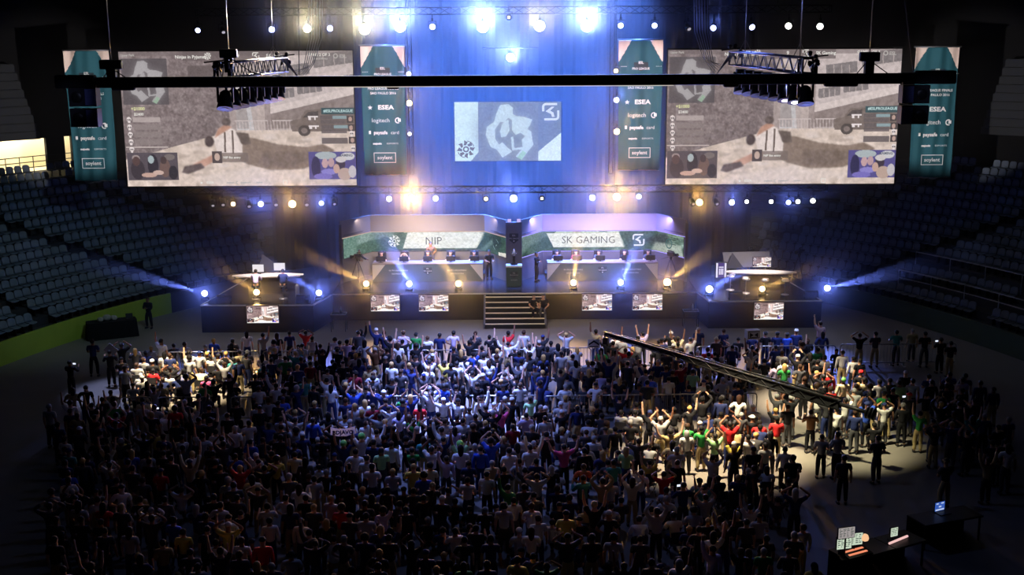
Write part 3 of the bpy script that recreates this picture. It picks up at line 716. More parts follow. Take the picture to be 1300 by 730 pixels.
def big_screen(x0, x1, z0, z1, Y, label):
    cx = (x0 + x1) / 2; w, h = x1 - x0, z1 - z0
    t = thing('projection_screen', label, 'screen', (cx, Y, z0))
    m = MB(); m.box((0, .12, h / 2), (w + .1, .16, h + .1)); m.build('backing', CLOTH_BLACK, t)
    me = GAME_ME if 'GAME_ME' in globals() else None
    if me is None:
        globals()['GAME_ME'] = me = GAME.mesh('picture', lambda u, v: ((u - .5) * w, 0.03, h * (1 - v))); me.materials.append(PICM)
    obj('picture', me, t)
    L = Letter()
    q = lambda x, y: (((x - (848 - 5 * (y - 62) / 172)) / (300 - 7 * (y - 62) / 172) - .5) * w, h * (1 - (y - 62) / 172))
    for txt, x, y, s, al, mi in (('Upper Park', 850, 66.5, .17, 'LEFT', 0), ('Ninjas in Pyjamas', 940, 69, .25, 'CENTER', 1), ('9', 1001, 68, .3, 'CENTER', 1), ('SK Gaming', 1037, 68, .25, 'LEFT', 1),
                                 ('GAME 2 OF 3', 1090, 67, .22, 'LEFT', 1), ('PRO LEAGUE FINALS', 1090, 72, .12, 'LEFT', 0), ('ESL', 1131, 69, .27, 'LEFT', 0), ('+$1000', 857, 134, .25, 'LEFT', 2), ('$2400', 860, 141, .22, 'LEFT', 1),
                                 ('#ESLPROLEAGUE', 1122, 138, .22, 'CENTER', 3), ('NiP fnx entry', 969, 197, .18, 'LEFT', 1), ('ESEA', 949, 229.5, .2, 'CENTER', 1), ('logitech', 975, 229.5, .14, 'CENTER', 0), ('paysafecard', 994, 229.5, .12, 'CENTER', 0),
                                 ('soylent', 1012, 229.5, .12, 'CENTER', 0), ('GAMING', 1126, 195, .2, 'CENTER', 4)):
        X, Z = q(x, y); L.text(txt, X, Z, s, al, mi=mi, bold=.006)
    X, Z = q(956, 66); L.shuriken(*q(962, 68), .22, 1); L.sk(*q(1024, 68), .2, 1); L.star(*q(938, 229.5), .1, 1); L.arc(*q(984, 229.5), .05, .09, 60, 300, 0); L.disc(*q(1126, 68.5), .14, 0, 14, .08)
    X, Z = q(1045, 229.5); L.frame(X - .13, Z - .13, X + .13, Z + .13, .04, 1)
    L.build('lettering', [emis('screen_grey_letters', rgb(182, 176, 172), 1), emis('screen_white_letters', rgb(228, 224, 218), 1), emis('screen_yellow_letters', rgb(226, 226, 168), 1), emis('screen_mint_letters', rgb(196, 222, 222), 1), emis('screen_dark_letters', rgb(90, 96, 108), 1)], t, (0, 0.015, 0))
    return t
big_screen(-22.05, -8.9, 7.06, 14.66, 68, 'huge hanging game screen beside the NIP side of the stage')
big_screen(8.85, 22.0, 7.0, 14.66, 68, 'huge hanging game screen beside the SK GAMING side of the stage')
# centre screen
t = thing('projection_screen', 'smaller centre screen showing a street map between two team panels', 'screen', (-.2, 72, 7.98))
W, H = 6.42, 3.55
c = Canvas(260, 144, (128, 142, 158)); c.rect(0, 0, .225, 1, (214, 238, 232)); c.poly([(.15, 1), (.225, .84), (.225, 1)], (128, 142, 158)); c.rect(.225, 0, .785, 1, (134, 146, 156))
c.ell(.5, .5, .3, .5, (120, 132, 142), .6, 16); mapshape(c, (.225, 0), (.785, 1), (212, 232, 228)); c.rect(.785, 0, 1, 1, (122, 138, 156)); c.poly([(.785, .84), (1, .52), (1, 1), (.785, 1)], (222, 240, 236)); c.noise(4, 1)
m = MB(); m.box((0, .1, H / 2), (W + .08, .14, H + .08)); m.build('backing', CLOTH_BLACK, t)
me = c.mesh('picture', lambda u, v: ((u - .5) * W, 0.02, H * (1 - v))); me.materials.append(screenmat('centre_picture', 1.0)); obj('picture', me, t)
L = Letter(); L.shuriken(-2.54, .72, .56, 0); L.sk(2.58, 2.95, .52, 1); L.build('team_logos', [emis('logo_dark', rgb(110, 112, 116), .9), emis('logo_white', rgb(238, 244, 246), .9)], t, (0, 0.0, 0))
# small screens set in the stage front
sm = Canvas(150, 84, (0, 0, 0)); st_ = GAME.a[:252 + 18, :480].reshape(90, 3, 160, 3, 3).mean((1, 3)); sm = Canvas(160, 90, (0, 0, 0)); sm.a = np.clip((st_ - .35) * 1.75 + .25, 0, 1)
FM = screenmat('monitor_picture', 1.0); FME = None
def flat_screen(name, label, cx, Y, z, w, h, group=None, tilt=0.0, cat='screen', depth=.08, stand=False):
    global FME
    t = thing(name, label, cat, (cx, Y, z), 0, group); 
    m = MB(); m.box((0, depth / 2 + .012, 0), (w + .07, depth, h + .07), bev=.01); m.build('casing', PLASTIC, t)
    if FME is None:
        FME = sm.mesh('picture', lambda u, v: (u - .5, 0, .5 - v)); FME.materials.append(FM)
    o = obj('picture', FME, t, (0, 0, 0)); o.scale = (w, 1, h)
    return t
for px0, px1, py0, py1, Y, lb in ((471, 507, 374, 395, 64.1, 'screen in the stage front, far end of the NIP side'), (532, 569, 374, 395, 64.1, 'screen in the stage front, NIP side, nearer the steps'),
                            (739, 777, 373, 394, 64.1, 'screen in the stage front, SK GAMING side, nearer the steps'), (803, 841, 373, 393.5, 64.1, 'screen in the stage front, far end of the SK GAMING side'),
                            (314, 353, 388, 410, 61.5, 'screen in the wing front below the two hosts'), (957, 995, 384, 405.5, 61.85, 'screen in the wing front below the empty desk')):
    a, b = P(px0, py1, Y), P(px1, py0, Y)
    flat_screen('fascia_screen', 'small bright game ' + lb, (a.x + b.x) / 2, Y - .02, (a.z + b.z) / 2, b.x - a.x, b.z - a.z)

# ================================================================== BANNERS
TEAL = mat('teal_banner_cloth', rgb(32, 84, 98), .8, noise=.08, scale=1.5); PALE = mat('pale_banner_cloth', rgb(226, 204, 196), .8, noise=.05)
PRINT = mat('white_print', rgb(214, 218, 222), .7)
def banner(cx, Y, z0, z1, w, label, seed):
    t = thing('hanging_banner', label, 'banner', (cx, Y, z0)); h = z1 - z0; rs = random.Random(seed)
    ph = [rs.uniform(0, 6) for _ in range(4)]
    def yy(u, v): return .10 * math.sin(u * 9 + ph[0]) * (1 - v * .4) + .05 * math.sin(u * 21 + ph[1] + v * 2) + .05 * math.sin(v * 5 + ph[2])
    def grid(name, mt, test, off=0.0):
        m = MB(); nu, nv = 60, 130; vs = {}
        for i in range(nu + 1):
            for j in range(nv + 1):
                u, v = i / nu, j / nv; vs[i, j] = m.bm.verts.new(((u - .5) * w * (1 - .05 * v), yy(u, v) + off, h * (1 - v)))
        for i in range(nu):
            for j in range(nv):
                if test((i + .5) / nu, (j + .5) / nv):
                    f = m._f([vs[i, j], vs[i, j + 1], vs[i + 1, j + 1], vs[i + 1, j]]); f.smooth = True
        bmesh.ops.delete(m.bm, geom=[v for v in m.bm.verts if not v.link_faces], context='VERTS')
        bmesh.ops.solidify(m.bm, geom=m.bm.faces[:], thickness=.01)
        return m.build(name, mt, t)
    corner = lambda u, v: v < .17 and abs(u - .5) * 2 > .42 + .58 * v / .17
    grid('cloth', TEAL, lambda u, v: not corner(u, v)); grid('corner_patch', PALE, lambda u, v: u < .5 and corner(u, v)); grid('corner_patch', PALE, lambda u, v: u > .5 and corner(u, v))
    m = MB(); m.tube([(-w / 2 - .06, .05, h + .03), (w / 2 + .06, .05, h + .03)], .04, 8); m.tube([(-w / 2 * .95, .05, 0), (w / 2 * .95, .05, 0)], .035, 8); m.build('hem_bar', ALU, t)
    L = Letter(); k = w / 2.5; L.shield(0, h * .80, .8 * k, .5, 1); L.text('ESL', 0, h * .83, .2, bold=.004); L.text('PRO LEAGUE', 0, h * .785, .17, bold=.004)
    for i in range(4): L.rect(-w * .45 + i * .09, h * .8, -w * .45 + i * .09 + .04, h * .8 + .04); L.rect(w * .45 - i * .09, h * .8, w * .45 - i * .09 + .04, h * .8 + .04)
    L.text('PRO LEAGUE FINALS', 0, h * .675, .19, bold=.004); L.text('SAO PAULO 2016', 0, h * .64, .19, bold=.004)
    L.star(-.75 * k, h * .53, .15); L.text('ESEA', .12 * k, h * .53, .34, bold=.012, sx=1.25)
    L.text('logitech', -.18 * k, h * .43, .33); L.arc(.78 * k, h * .43, .11, .17, 60, 300); L.rect(.78 * k, h * .42, .94 * k, h * .445); 
    L.text('paysafe', -.2 * k, h * .335, .27, bold=.01); L.text('card', .6 * k, h * .335, .27); L.rect(-.86 * k, h * .325, -.74 * k, h * .35)
    L.text('majestic', -.4 * k, h * .25, .15, bold=.01); L.text('ESPORTS', .45 * k, h * .25, .13, sx=1.3)
    L.text('soylent', 0, h * .14, .3, bold=.004); L.frame(-.62 * k, h * .10, .62 * k, h * .18, .035)
    L.build('lettering', [PRINT, mat('shield_print', rgb(34, 46, 56), .7)], t, (0, -.2, 0))
a = P(77, 64, 66); banner(-23.15, 66, 7.65, 14.75, 2.5, 'teal league banner hanging at the far left beside the big screen', 1)
banner(23.3, 66, 7.6, 14.7, 2.45, 'teal league banner hanging at the far right beside the big screen', 2)
banner(-7.25, 68.4, 7.6, 14.9, 2.55, 'hazy washed-out banner between the left big screen and the centre screen', 3)
banner(7.35, 68.4, 7.8, 15.15, 2.5, 'hazy pleated banner between the centre screen and the right big screen', 4)
for x, Y, e in ((-23.2, 66, .9), (23.3, 66, .9), (-7.3, 68.3, 1.9), (7.3, 68.3, 1.9)):
    li = bpy.data.lights.new('banner_fill', 'SPOT'); li.energy = e * 26000; li.color = (1, .92, .86) if abs(x) > 10 else (1, .80, .82); li.spot_size = math.radians(18.5); li.spot_blend = .5; li.shadow_soft_size = .15  # added spots on the banners; the pink inner pair imitates the warm lamp's glow
    p0 = Vector((x * .45, 44, 12.4)); d = Vector((x, Y, 11.7)) - p0; obj('banner_fill', li, None, p0, d.to_track_quat('-Z', 'Y').to_euler())

# ================================================================== TRUSSES, BAR, CABLES, SPEAKERS
def lattice(m, a, b, s, n, up=Vector((0, 0, 1)), r=.03, rr=.018):
    """box truss of four chords with zigzag lacing"""
    a, b = Vector(a), Vector(b); d = (b - a).normalized(); x = d.cross(up).normalized() * s / 2; y = x.cross(d).normalized() * s / 2
    cs = [x + y, x - y, -x - y, -x + y]
    for c_ in cs: m.tube([a + c_, b + c_], r, 6)
    for k in range(4):
        c0, c1 = cs[k], cs[(k + 1) % 4]
        for i in range(n):
            f0, f1 = i / n, (i + 1) / n
            m.tube([a.lerp(b, f0) + (c0 if i % 2 == 0 else c1), a.lerp(b, f1) + (c1 if i % 2 == 0 else c0)], rr, 5, False)
    for f in (0, 1):
        p = a.lerp(b, f)
        for k in range(4): m.tube([p + cs[k], p + cs[(k + 1) % 4]], r, 5)
# dark bar across the hall, wrapped in cloth, slightly sagging lumps on its underside
YB = 46.0; bl, br = P(80, 104, YB), P(1197, 99.5, YB)
t = thing('truss_bar', 'long black cloth-covered bar hanging across the whole hall', 'truss', (0, YB, 13.9))
m = MB(); m.box((-.3, 0, -.02), (33.2, .36, .40), bev=.05); m.build('cloth_cover', CLOTH_BLACK, t)
for x in (-16.6, 16.2): m = MB(); m.box((x, -.02, .02), (1.5, .44, .5), bev=.06); m.build('end_wrap', CLOTH_BLACK, t)
for x, w in ((-14.8, .9), (-4.5, .5), (12.6, 1.3), (8.4, .6)): m = MB(); m.box((x, -.02, -.22), (w, .3, .2), bev=.08); m.build('cloth_fold', CLOTH_BLACK, t)
m = MB(); m.box((-.3, -.15, -.235), (13.0, .05, .025)); m.build('light_strip', emis('warm_white_strip', rgb(236, 222, 208), .75), t)
# rigging towers: chain hoists above the bar, with bridle and steel
def hoist(px0, py0, Y, label, w=.75):
    p = P(px0, py0, Y); t = thing('chain_hoist', label, 'hoist', p)
    m = MB(); m.box((0, 0, 0), (w, .3, .36), bev=.05); m.build('motor', PLASTIC, t)
    m = MB(); m.tube([(0, 0, .15), (0, 0, 24.75 - p.z)], .022, 6); m.build('steel_wire', STEEL, t)
    m = MB(); m.box((0, 0, -.45), (.34, .24, .6)); m.tube([(-.1, 0, -.2), (-.75, 0, -1.0)], .02, 5); m.tube([(.1, 0, -.2), (.9, 0, -.75), (1.3, 0, -.85)], .02, 5); m.build('bridle', BLACK, t)
hoist(141, 82, YB + .1, 'black chain hoist above the bar in front of the left screen edge', .85)
hoist(1104, 72, YB + .1, 'black chain hoist above the bar in front of the right screen')
hoist(290, 68, 49, 'black chain hoist above the near end of the left lattice truss', .7)
for pxx, py0, px1, Y, lb in ((378, 0, 380, 50, 0), (1145, 0, 1160, 46, 1)):
    a, b = P(pxx, -30, Y), P(px1, 95, Y); m = MB(); m.tube([a, b], .02, 6)
    tag(m.build('hanging_cable', mat('dark_cable', rgb(60, 62, 72), .6)), 'thin cable hanging down to the %s' % ('bar near the right speaker stack' if lb else 'left lattice truss'), 'cable')
def speakers(cx, cz, label, s):
    t = thing('hanging_speaker_stack', label, 'speaker', (cx, YB - .1, cz))
    for k in (0, 1):
        m = MB(); y = .8 - .5; x = .42
        m.hexa([(-.52, -.35, -.72 - .78 * k + .02), (.52, -.35, -.72 - .78 * k + .02), (.44, .4, -.70 - .78 * k), (-.44, .4, -.70 - .78 * k), (-.52, -.35, .0 - .78 * k), (.52, -.35, 0 - .78 * k), (.44, .4, -.03 - .78 * k), (-.44, .4, -.03 - .78 * k)])
        c = m.build('cabinet', PLASTIC, t)
        m = MB(); m.box((s * .30, -.37, -.36 - .78 * k), (.40, .03, .62), bev=.02); m.build('grille', mat('blue_lit_grille', rgb(86, 92, 140), .5, .5, noise=.3, scale=20), c)  # blue light on this half of the cabinet put into the grille colour
        m = MB(); m.lathe([(.02, 0), (.2, .04), (.22, .0)], 14, Matrix.Translation((-s * .22, -.35, -.36 - .78 * k)) @ Matrix.Rotation(PI / 2, 4, 'X')); m.build('cone', BLACK, c)
    m = MB(); m.box((0, 0, .06), (1.0, .5, .08)); m.tube([(-.3, 0, .08), (0, 0, .4), (.3, 0, .08)], .03, 6); m.build('bracket', BLACK, t)
a = P(107, 109, YB); speakers(a.x + .05, a.z - .05, 'two stacked loudspeakers hanging under the left end of the bar', 1)
a = P(1159, 107, YB); speakers(a.x, a.z, 'two stacked loudspeakers hanging under the right end of the bar', -1)
LENSW = emis('lens_white', (1, .97, .9), 9.0); LENSB = emis('lens_blue', (.45, .5, 1.0), 9.0); LENSA = emis('lens_amber', (1, .72, .3), 9.0); LENSO = emis('lens_faint', rgb(190, 185, 200), .8)
def toed_truss(pa, pb, ya, yb, label, sgn):
    a, b = P(*pa, ya), P(*pb, yb); mid = (a + b) / 2; t = thing('lighting_truss', label, 'truss', mid)
    m = MB(); lattice(m, a - mid, b - mid, .62, 18, r=.04, rr=.022); m.build('lattice', mat('lit_truss_metal', rgb(170, 172, 196), .35, .75), t)
    m = MB(); lattice(m, a - mid + Vector((0, 0, .01)), a - mid + (b - a).normalized() * .4, .6, 2, r=.05, rr=.04); m.build('end_frame', BLACK, t)
    m = MB(); d = (b - a).normalized()
    for e, s in ((a, -1), (b, 1)):
        q = e - mid + d * s * .5 + Vector((0, 0, .25))
        m.tube([e - mid, q], .05, 6)
        for i in range(5): m.lathe([(.03, -.1), (.08, -.06), (.09, .08), (.04, .12)], 8, Matrix.Translation(q + Vector((random.uniform(-.4, .4), random.uniform(-.2, .2), random.uniform(-.15, .3)))) @ Matrix.Rotation(random.uniform(0, 3), 4, 'X'))
        m.tube([q + Vector((-.5, 0, .1)), q + Vector((.5, 0, .2))], .03, 5)
    m.build('cable_cluster', BLACK, t)
    return a, b, t
def wash_lamp(p, rz, label, group, lit=None, sc=1.0):
    t = thing('hanging_wash_lamp', label, 'lamp', p, rz, group)
    m = MB(); m.box((0, 0, -.16), (.34, .34, .16), bev=.03); m.build('base', PLASTIC, t)
    m = MB()
    for s in (-1, 1): m.box((s * .24, 0, -.45), (.06, .14, .56), bev=.015)
    m.box((0, 0, -.23), (.54, .14, .06)); m.build('yoke', PLASTIC, t)
    m = MB(); mt = Matrix.Translation((0, 0, -.62)) @ Matrix.Rotation(math.radians(158), 4, 'X')
    m.lathe([(.10, -.28), (.19, -.2), (.22, .05), (.27, .3), (.27, .34)], 18, mt); h = m.build('head', PLASTIC, t)
    m = MB(); m.lathe([(.01, .335), (.13, .345), (.13, .35)], 18, mt); m.build('lens', lit or BLACK, h)
    t.scale = (sc, sc, sc); return t
for sgn, pa, pb, nmx, hp in ((-1, (281, 90), (357, 82), 'left', (282, 343)), (1, (1028, 84), (934, 74), 'right', (1010, 950))):
    a, b, tt = toed_truss(pa, pb, 48.5, 56.5, 'metal lattice truss angled towards the stage in front of the %s screen' % nmx, sgn)
    for i in range(8):
        f = (i + .3) / 8; p = a.lerp(b, f) + Vector((0, 0, -.36))
        lit = None
        if sgn > 0 and i == 1: lit = LENSW
        if sgn > 0 and i == 2: lit = emis('lens_violet', (.62, .5, 1.0), 7)
        wash_lamp(p, 0, 'black wash lamp under the %s lattice truss, %s from its near end' % (nmx, ORD[i]), 'wash lamps under the %s lattice truss' % nmx, lit, 1.25)
    for k, f in enumerate((.12, .86)):
        q = a.lerp(b, f); m = MB(); m.tube([q + Vector((0, 0, .3)), q + Vector((0, 0, 12))], .022, 6); m.tube([q + Vector((-.3, 0, .3)), q + Vector((0, 0, .9)), q + Vector((.3, 0, .3))], .02, 5)
        tag(m.build('hanging_cable', STEEL), 'steel wire holding up the %s end of the %s lattice truss' % (('near', 'far')[k], nmx), 'cable')
    # loose cable loom
    e = b if True else a; m = MB()
    for i in range(6):
        m.tube([e + Vector((-sgn * .3 * 0 + .05 * i * -sgn, 0, .25)), e + Vector((-sgn * (.5 + .08 * i), .1, -.3 - .1 * i)), e + Vector((-sgn * (1.0 + .1 * i), .2, -.2 + .05 * i)), e + Vector((-sgn * (1.3 + .12 * i), .3, 1.2)), e + Vector((-sgn * (1.4 + .2 * i), .4, 5 + i))], .018, 5)
    tag(m.build('hanging_cable_loom', mat('pale_cable', rgb(170, 175, 195), .5)), 'loose loom of pale cables at the far end of the %s lattice truss' % nmx, 'cable')
# dark trusses that carry the stage lamps
for name, x0, x1, Y, z, lb in (('lamp_truss', -16.5, 16.8, 64, 16.75, 'black truss carrying the top row of stage lamps'), ('lamp_truss', -18.2, 17.6, 66, 7.05, 'black truss over the booths carrying the low row of lamps')):
    t = thing(name, lb, 'truss', ((x0 + x1) / 2, Y, z)); w = (x1 - x0) / 2
    m = MB(); lattice(m, (-w, 0, 0), (w, 0, 0), .35, 60, r=.03, rr=.014); m.build('lattice', BLACK, t)
    m = MB(); 
    for X in ((-14, -5, 5, 14) if z > 10 else (-5.75, 5.75)): m.tube([(X - (x0 + x1) / 2, 0, .15), (X - (x0 + x1) / 2, 0, 24.6 - z)], .02, 5)
    m.build('suspension_wire', BLACK, t)
for s in (-1, 1):
    t = thing('lamp_pole', 'slim vertical black truss beside the %s hazy banner, carrying three lamps' % ('left' if s < 0 else 'right'), 'truss', (s * 5.75, 68.6, 0))
    m = MB(); lattice(m, (0, 0, 7.6), (0, 0, 19), .24, 26, up=Vector((0, 1, 0)), r=.022, rr=.012); m.build('lattice', BLACK, t)
    m = MB(); m.tube([(0, 0, 18.9), (0, 0, 24.7)], .02, 5); m.build('suspension_wire', BLACK, t)
# ================================================================== LAMPS
HAZE_D, HAZE_SX, HAZE_SY = .014, 25.0, 6.5
WHITE_L, WARM_L, BLUE_L, AMB_L = (1, .96, .88), (1, .86, .58), (.16, .24, 1.0), (1, .55, .14)
LC = {'white': (LENSW, (.24, .36, 1.0)), 'warm': (emis('lens_warm', (1, .9, .62), 9.0), (1, .84, .5)), 'blue': (LENSB, BLUE_L), 'amber': (LENSA, AMB_L), 'faint': (LENSO, None)}
def spot(p, tgt, energy, color, ang, blend=.5, size=.08, name='lamp_beam', off=.42):
    li = bpy.data.lights.new(name, 'SPOT'); li.energy = energy; li.color = color; li.spot_size = math.radians(ang); li.spot_blend = blend; li.shadow_soft_size = size
    d = Vector(tgt) - Vector(p); return obj(name, li, None, Vector(p) + d.normalized() * off, d.to_track_quat('-Z', 'Y').to_euler())
PROTO = {}
def halo(p, e, col, size):
    d = CAMP - Vector(p); d.z = 0; d.normalize(); return spot(p, Vector(p) + d * 10 + Vector((0, 0, 2.0)), e, col, 68, 1.0, size, 'lamp_glow', max(.42, size * 4 + .12))
def lamp(kind, p, d, color, label, group, r=.16):
    """kind 'floor': moving head on a base; kind 'hung': lamp clamped under a truss. p is the centre of the head, d the way it points"""
    d = Vector(d).normalized(); rot = d.to_track_quat('Z', 'Y').to_euler()
    nm = 'moving_head_lamp' if kind == 'floor' else 'hanging_stage_lamp'
    if kind == 'floor': base = (p[0], p[1], ZS)
    else: base = p
    t = thing(nm, label, 'lamp', base, 0, group); dz = p[2] - base[2]
    if kind not in PROTO:
        m = MB()
        if kind == 'floor': m.box((0, 0, .05), (.42, .34, .10), bev=.03)
        else: m.box((0, 0, .36), (.12, .12, .16)); m.tube([(0, 0, .4), (0, 0, .62)], .03, 6)
        b = m.build('base' if kind == 'floor' else 'clamp', PLASTIC, t)
        m = MB()
        for s in (-1, 1): m.box((s * .2, 0, (-.1 if kind == 'floor' else .1)), (.03, .08, .34))
        m.box((0, 0, -.26 if kind == 'floor' else .28), (.43, .1, .03)); y = m.build('yoke', PLASTIC, t)
        m = MB(); m.lathe([(.07, -.22), (.13, -.18), (.15, 0), (.17, .16), (.175, .2)], 16); h = m.build('head', PLASTIC, t)
        PROTO[kind] = [b, y, h]; kids = PROTO[kind]
    else:
        kids = []
        for k in PROTO[kind]:
            c_ = k.copy(); COL.objects.link(c_); c_.parent = t; kids.append(c_)
    kids[1].location = (0, 0, dz); kids[2].location = (0, 0, dz); kids[2].rotation_euler = rot
    key = 'lens', round(r, 3), color
    if key not in PROTO:
        m = MB(); m.lathe([(.01, .235), (r * .7, .225), (r, .20)], 20); o = m.build('lens', LC[color][0], t); PROTO[key] = o
    else:
        o = PROTO[key].copy(); COL.objects.link(o); o.parent = t
    o.location = (0, 0, dz); o.rotation_euler = rot
    s = max(1.0, r / .16); kids[2].scale = (s, s, s); o.scale = (1, 1, s)
    return t
def toward(p): return (CAMP - Vector(p)).normalized()
# top row: (px, py, colour, lens radius, halo watts)
K = 1.0
TOP = [(252, 37, 'blue', .13, 0), (283, 38, 'faint', .09, 0), (345, 37.5, 'blue', .15, 900), (390, 36.5, 'warm', .2, 9000), (419, 36, 'blue', .15, 1200), (463, 37, 'warm', .28, 20000), (508, 34, 'white', .28, 22000),
       (549, 34, 'blue', .15, 1500), (613, 34, 'white', .3, 34000), (646, 22, 'amber', .06, 300), (685, 33, 'warm', .28, 9000), (745, 33, 'white', .3, 34000), (788, 32.5, 'blue', .14, 1200), (831, 32.5, 'blue', .14, 1200),
       (873, 34, 'faint', .10, 0), (906, 34, 'blue', .15, 700), (953, 33, 'blue', .15, 500), (1001, 33, 'white', .16, 500), (1041, 33.5, 'white', .16, 400)]
CN = {'blue': 'blue-white', 'white': 'blazing white', 'warm': 'blazing warm white', 'amber': 'amber', 'faint': 'dim'}
for i, (x, y, c, r, e) in enumerate(TOP):
    p = P(x, y, 63.6); d = toward(p) if e else Vector((random.uniform(-.5, .5), -1, -.9))
    if c == 'blue' and e < 1000 and x != 345: d = Vector((random.uniform(-.5, .3), -1, -.35))
    lamp('hung', p, d, c, '%s lamp on the top truss, %s from the left' % (CN[c].capitalize() if 0 else CN[c], ORD[i]), 'lamps of the top truss', r)
    if e > 600: halo(p, e * (2.2 if c == 'white' else 1.3 if c == 'warm' else 1.0) * K, LC[c][1], r * .5)
p = P(648, 73, 69.5); lamp('hung', p, toward(p), 'white', 'white lamp alone in the blue haze above the centre screen', None, .24); halo(p, 14000 * K, LC['white'][1], .1)
m = MB(); m.tube([p + Vector((0, 0, .5)), (p.x, p.y, 24.7)], .02, 5); m.tube([p + Vector((-1.6, 0, .55)), p + Vector((1.6, 0, .55))], .05, 6); tag(m.build('lamp_bar', BLACK), 'short black bar on a wire holding the lone lamp above the centre screen', 'bar')
# beside the inner banners
for x, y, c, r, e, tx in ((519, 94, 'blue', .13, 2500, (556, 55)), (519.5, 131, 'amber', .16, 5500, None), (520, 170, 'blue', .10, 900, (420, 130)), (782, 90, 'amber', .12, 1600, None), (782.5, 127, 'blue', .15, 3200, (800, 108)), (783, 167, 'amber', .17, 5000, (818, 132))):
    p = P(x, y, 68.3); k = 'left' if x < 650 else 'right'; h = {94: 'top', 131: 'middle', 170: 'lowest', 90: 'top', 127: 'middle', 167: 'lowest'}[y]
    lamp('hung', p, toward(p), c, '%s lamp, %s of three on the slim truss by the %s hazy banner' % ('blue' if c == 'blue' else 'amber', h, k), 'lamps on the slim trusses', r)
    halo(p, e * K * (.18 if c == 'amber' else .4), LC[c][1], .06)
    if tx: spot(p, P(*tx, 60), e * K * 2.2, LC[c][1], 8, .6, .05)
# low truss over the booths
LOW = [(270, 258, 'faint', .08, 0, None), (283, 257, 'faint', .09, 0, None), (296, 259, 'amber', .12, 900, (240, 238)), (316, 259, 'faint', .09, 0, None), (331, 259, 'blue', .15, 2600, (285, 238)), (350, 257, 'faint', .10, 0, None), (371, 259, 'amber', .20, 5200, (357, 228)), (389, 257, 'faint', .10, 0, None),
       (408, 258, 'blue', .13, 1800, (426, 232)), (424, 256, 'faint', .08, 0, None), (494, 252.5, 'blue', .15, 1800, (458, 226)), (523, 251.5, 'amber', .2, 16000, (526, 215)), (553, 252, 'blue', .15, 2400, (600, 210)), (617, 252.5, 'amber', .10, 900, (584, 238)),
       (652, 252, 'blue', .20, 5200, (636, 205)), (688, 252, 'amber', .07, 300, None), (752, 251, 'blue', .16, 2600, (700, 208)), (783, 250, 'amber', .2, 16000, (788, 214)), (811, 249.5, 'blue', .14, 1800, (850, 222)),
       (879, 256, 'faint', .08, 0, None), (888, 257, 'amber', .18, 5200, (881, 236)), (909, 256, 'faint', .08, 0, None), (929, 257, 'blue', .15, 1800, (936, 232)), (948, 256, 'white', .10, 150, None), (979, 256, 'white', .11, 200, None), (1001, 257, 'blue', .13, 1500, (1075, 238)), (1013, 256, 'white', .12, 200, None), (1032, 255, 'white', .13, 250, None)]
for i, (x, y, c, r, e, tx) in enumerate(LOW):
    p = P(x, y, 65.7); lamp('hung', p, toward(p) if e else Vector((.3, -1, -.8)), c, '%s lamp on the low truss, %s from the left' % ({'blue': 'blue', 'amber': 'amber', 'white': 'small white', 'faint': 'dim'}[c], ORD[i]), 'lamps of the low truss', r)
    if e > 500: halo(p, e * K * (1.1 if c == 'amber' and e > 9000 else .7 if c == 'amber' else 1.3), LC[c][1], .06)
    if tx: spot(p, P(*tx, 59), e * K * (2.2 if c == 'amber' else 4.8), LC[c][1], 9, .6, .05)
# floor lamps: (px, py, Y, colour, beam end, radius, name)
FLO = [(260, 377, 63.0, 'blue', (60, 318), .16, 'blue floor lamp at the outer corner of the hosts\' wing'), (326, 376.5, 63.2, 'amber', (236, 312), .16, 'amber floor lamp in front of the two hosts'),
       (405, 376.5, 63.0, 'blue', (290, 306), .16, 'blue floor lamp at the inner corner of the hosts\' wing'), (465, 362.5, 65.3, 'amber', (300, 280), .16, 'amber floor lamp near the outer end of the NIP desk'),
       (519.5, 363, 65.2, 'blue', (494, 312), .16, 'blue floor lamp before the middle of the NIP desk'), (582, 362, 65.2, 'amber', (548, 316), .17, 'amber floor lamp before the inner end of the NIP desk'),
       (728, 360.5, 65.3, 'amber', (734, 300), .17, 'amber floor lamp before the inner end of the SK GAMING desk'), (788, 360.5, 65.3, 'blue', (812, 306), .16, 'blue floor lamp before the middle of the SK GAMING desk'),
       (847, 359.5, 65.3, 'amber', (960, 276), .20, 'amber floor lamp near the outer end of the SK GAMING desk'), (900.5, 371.5, 63.4, 'blue', (1010, 308), .19, 'blue floor lamp at the inner corner of the empty wing'),
       (967.5, 371, 63.4, 'amber', (1090, 318), .15, 'amber floor lamp in front of the bar stools'), (1050, 370, 63.5, 'blue', (1210, 330), .16, 'blue floor lamp at the outer corner of the empty wing')]
for x, y, Y, c, tx, r, lb in FLO:
    p = P(x, y, Y); p.z = max(p.z, ZS + .35); q = P(*tx, 52 if abs(tx[0] - x) > 60 else 59)
    lamp('floor', p, toward(p), c, lb, 'lamps along the stage edge', r)
    e = 7000 if c == 'amber' else 6500
    halo(p, e * K * (.55 if c == 'amber' else 1.1), LC[c][1], .06)
    spot(p, q, e * K * (7 if c == 'amber' else 32 if abs(x - 655) > 380 else 18), LC[c][1], 8, .6, .04)
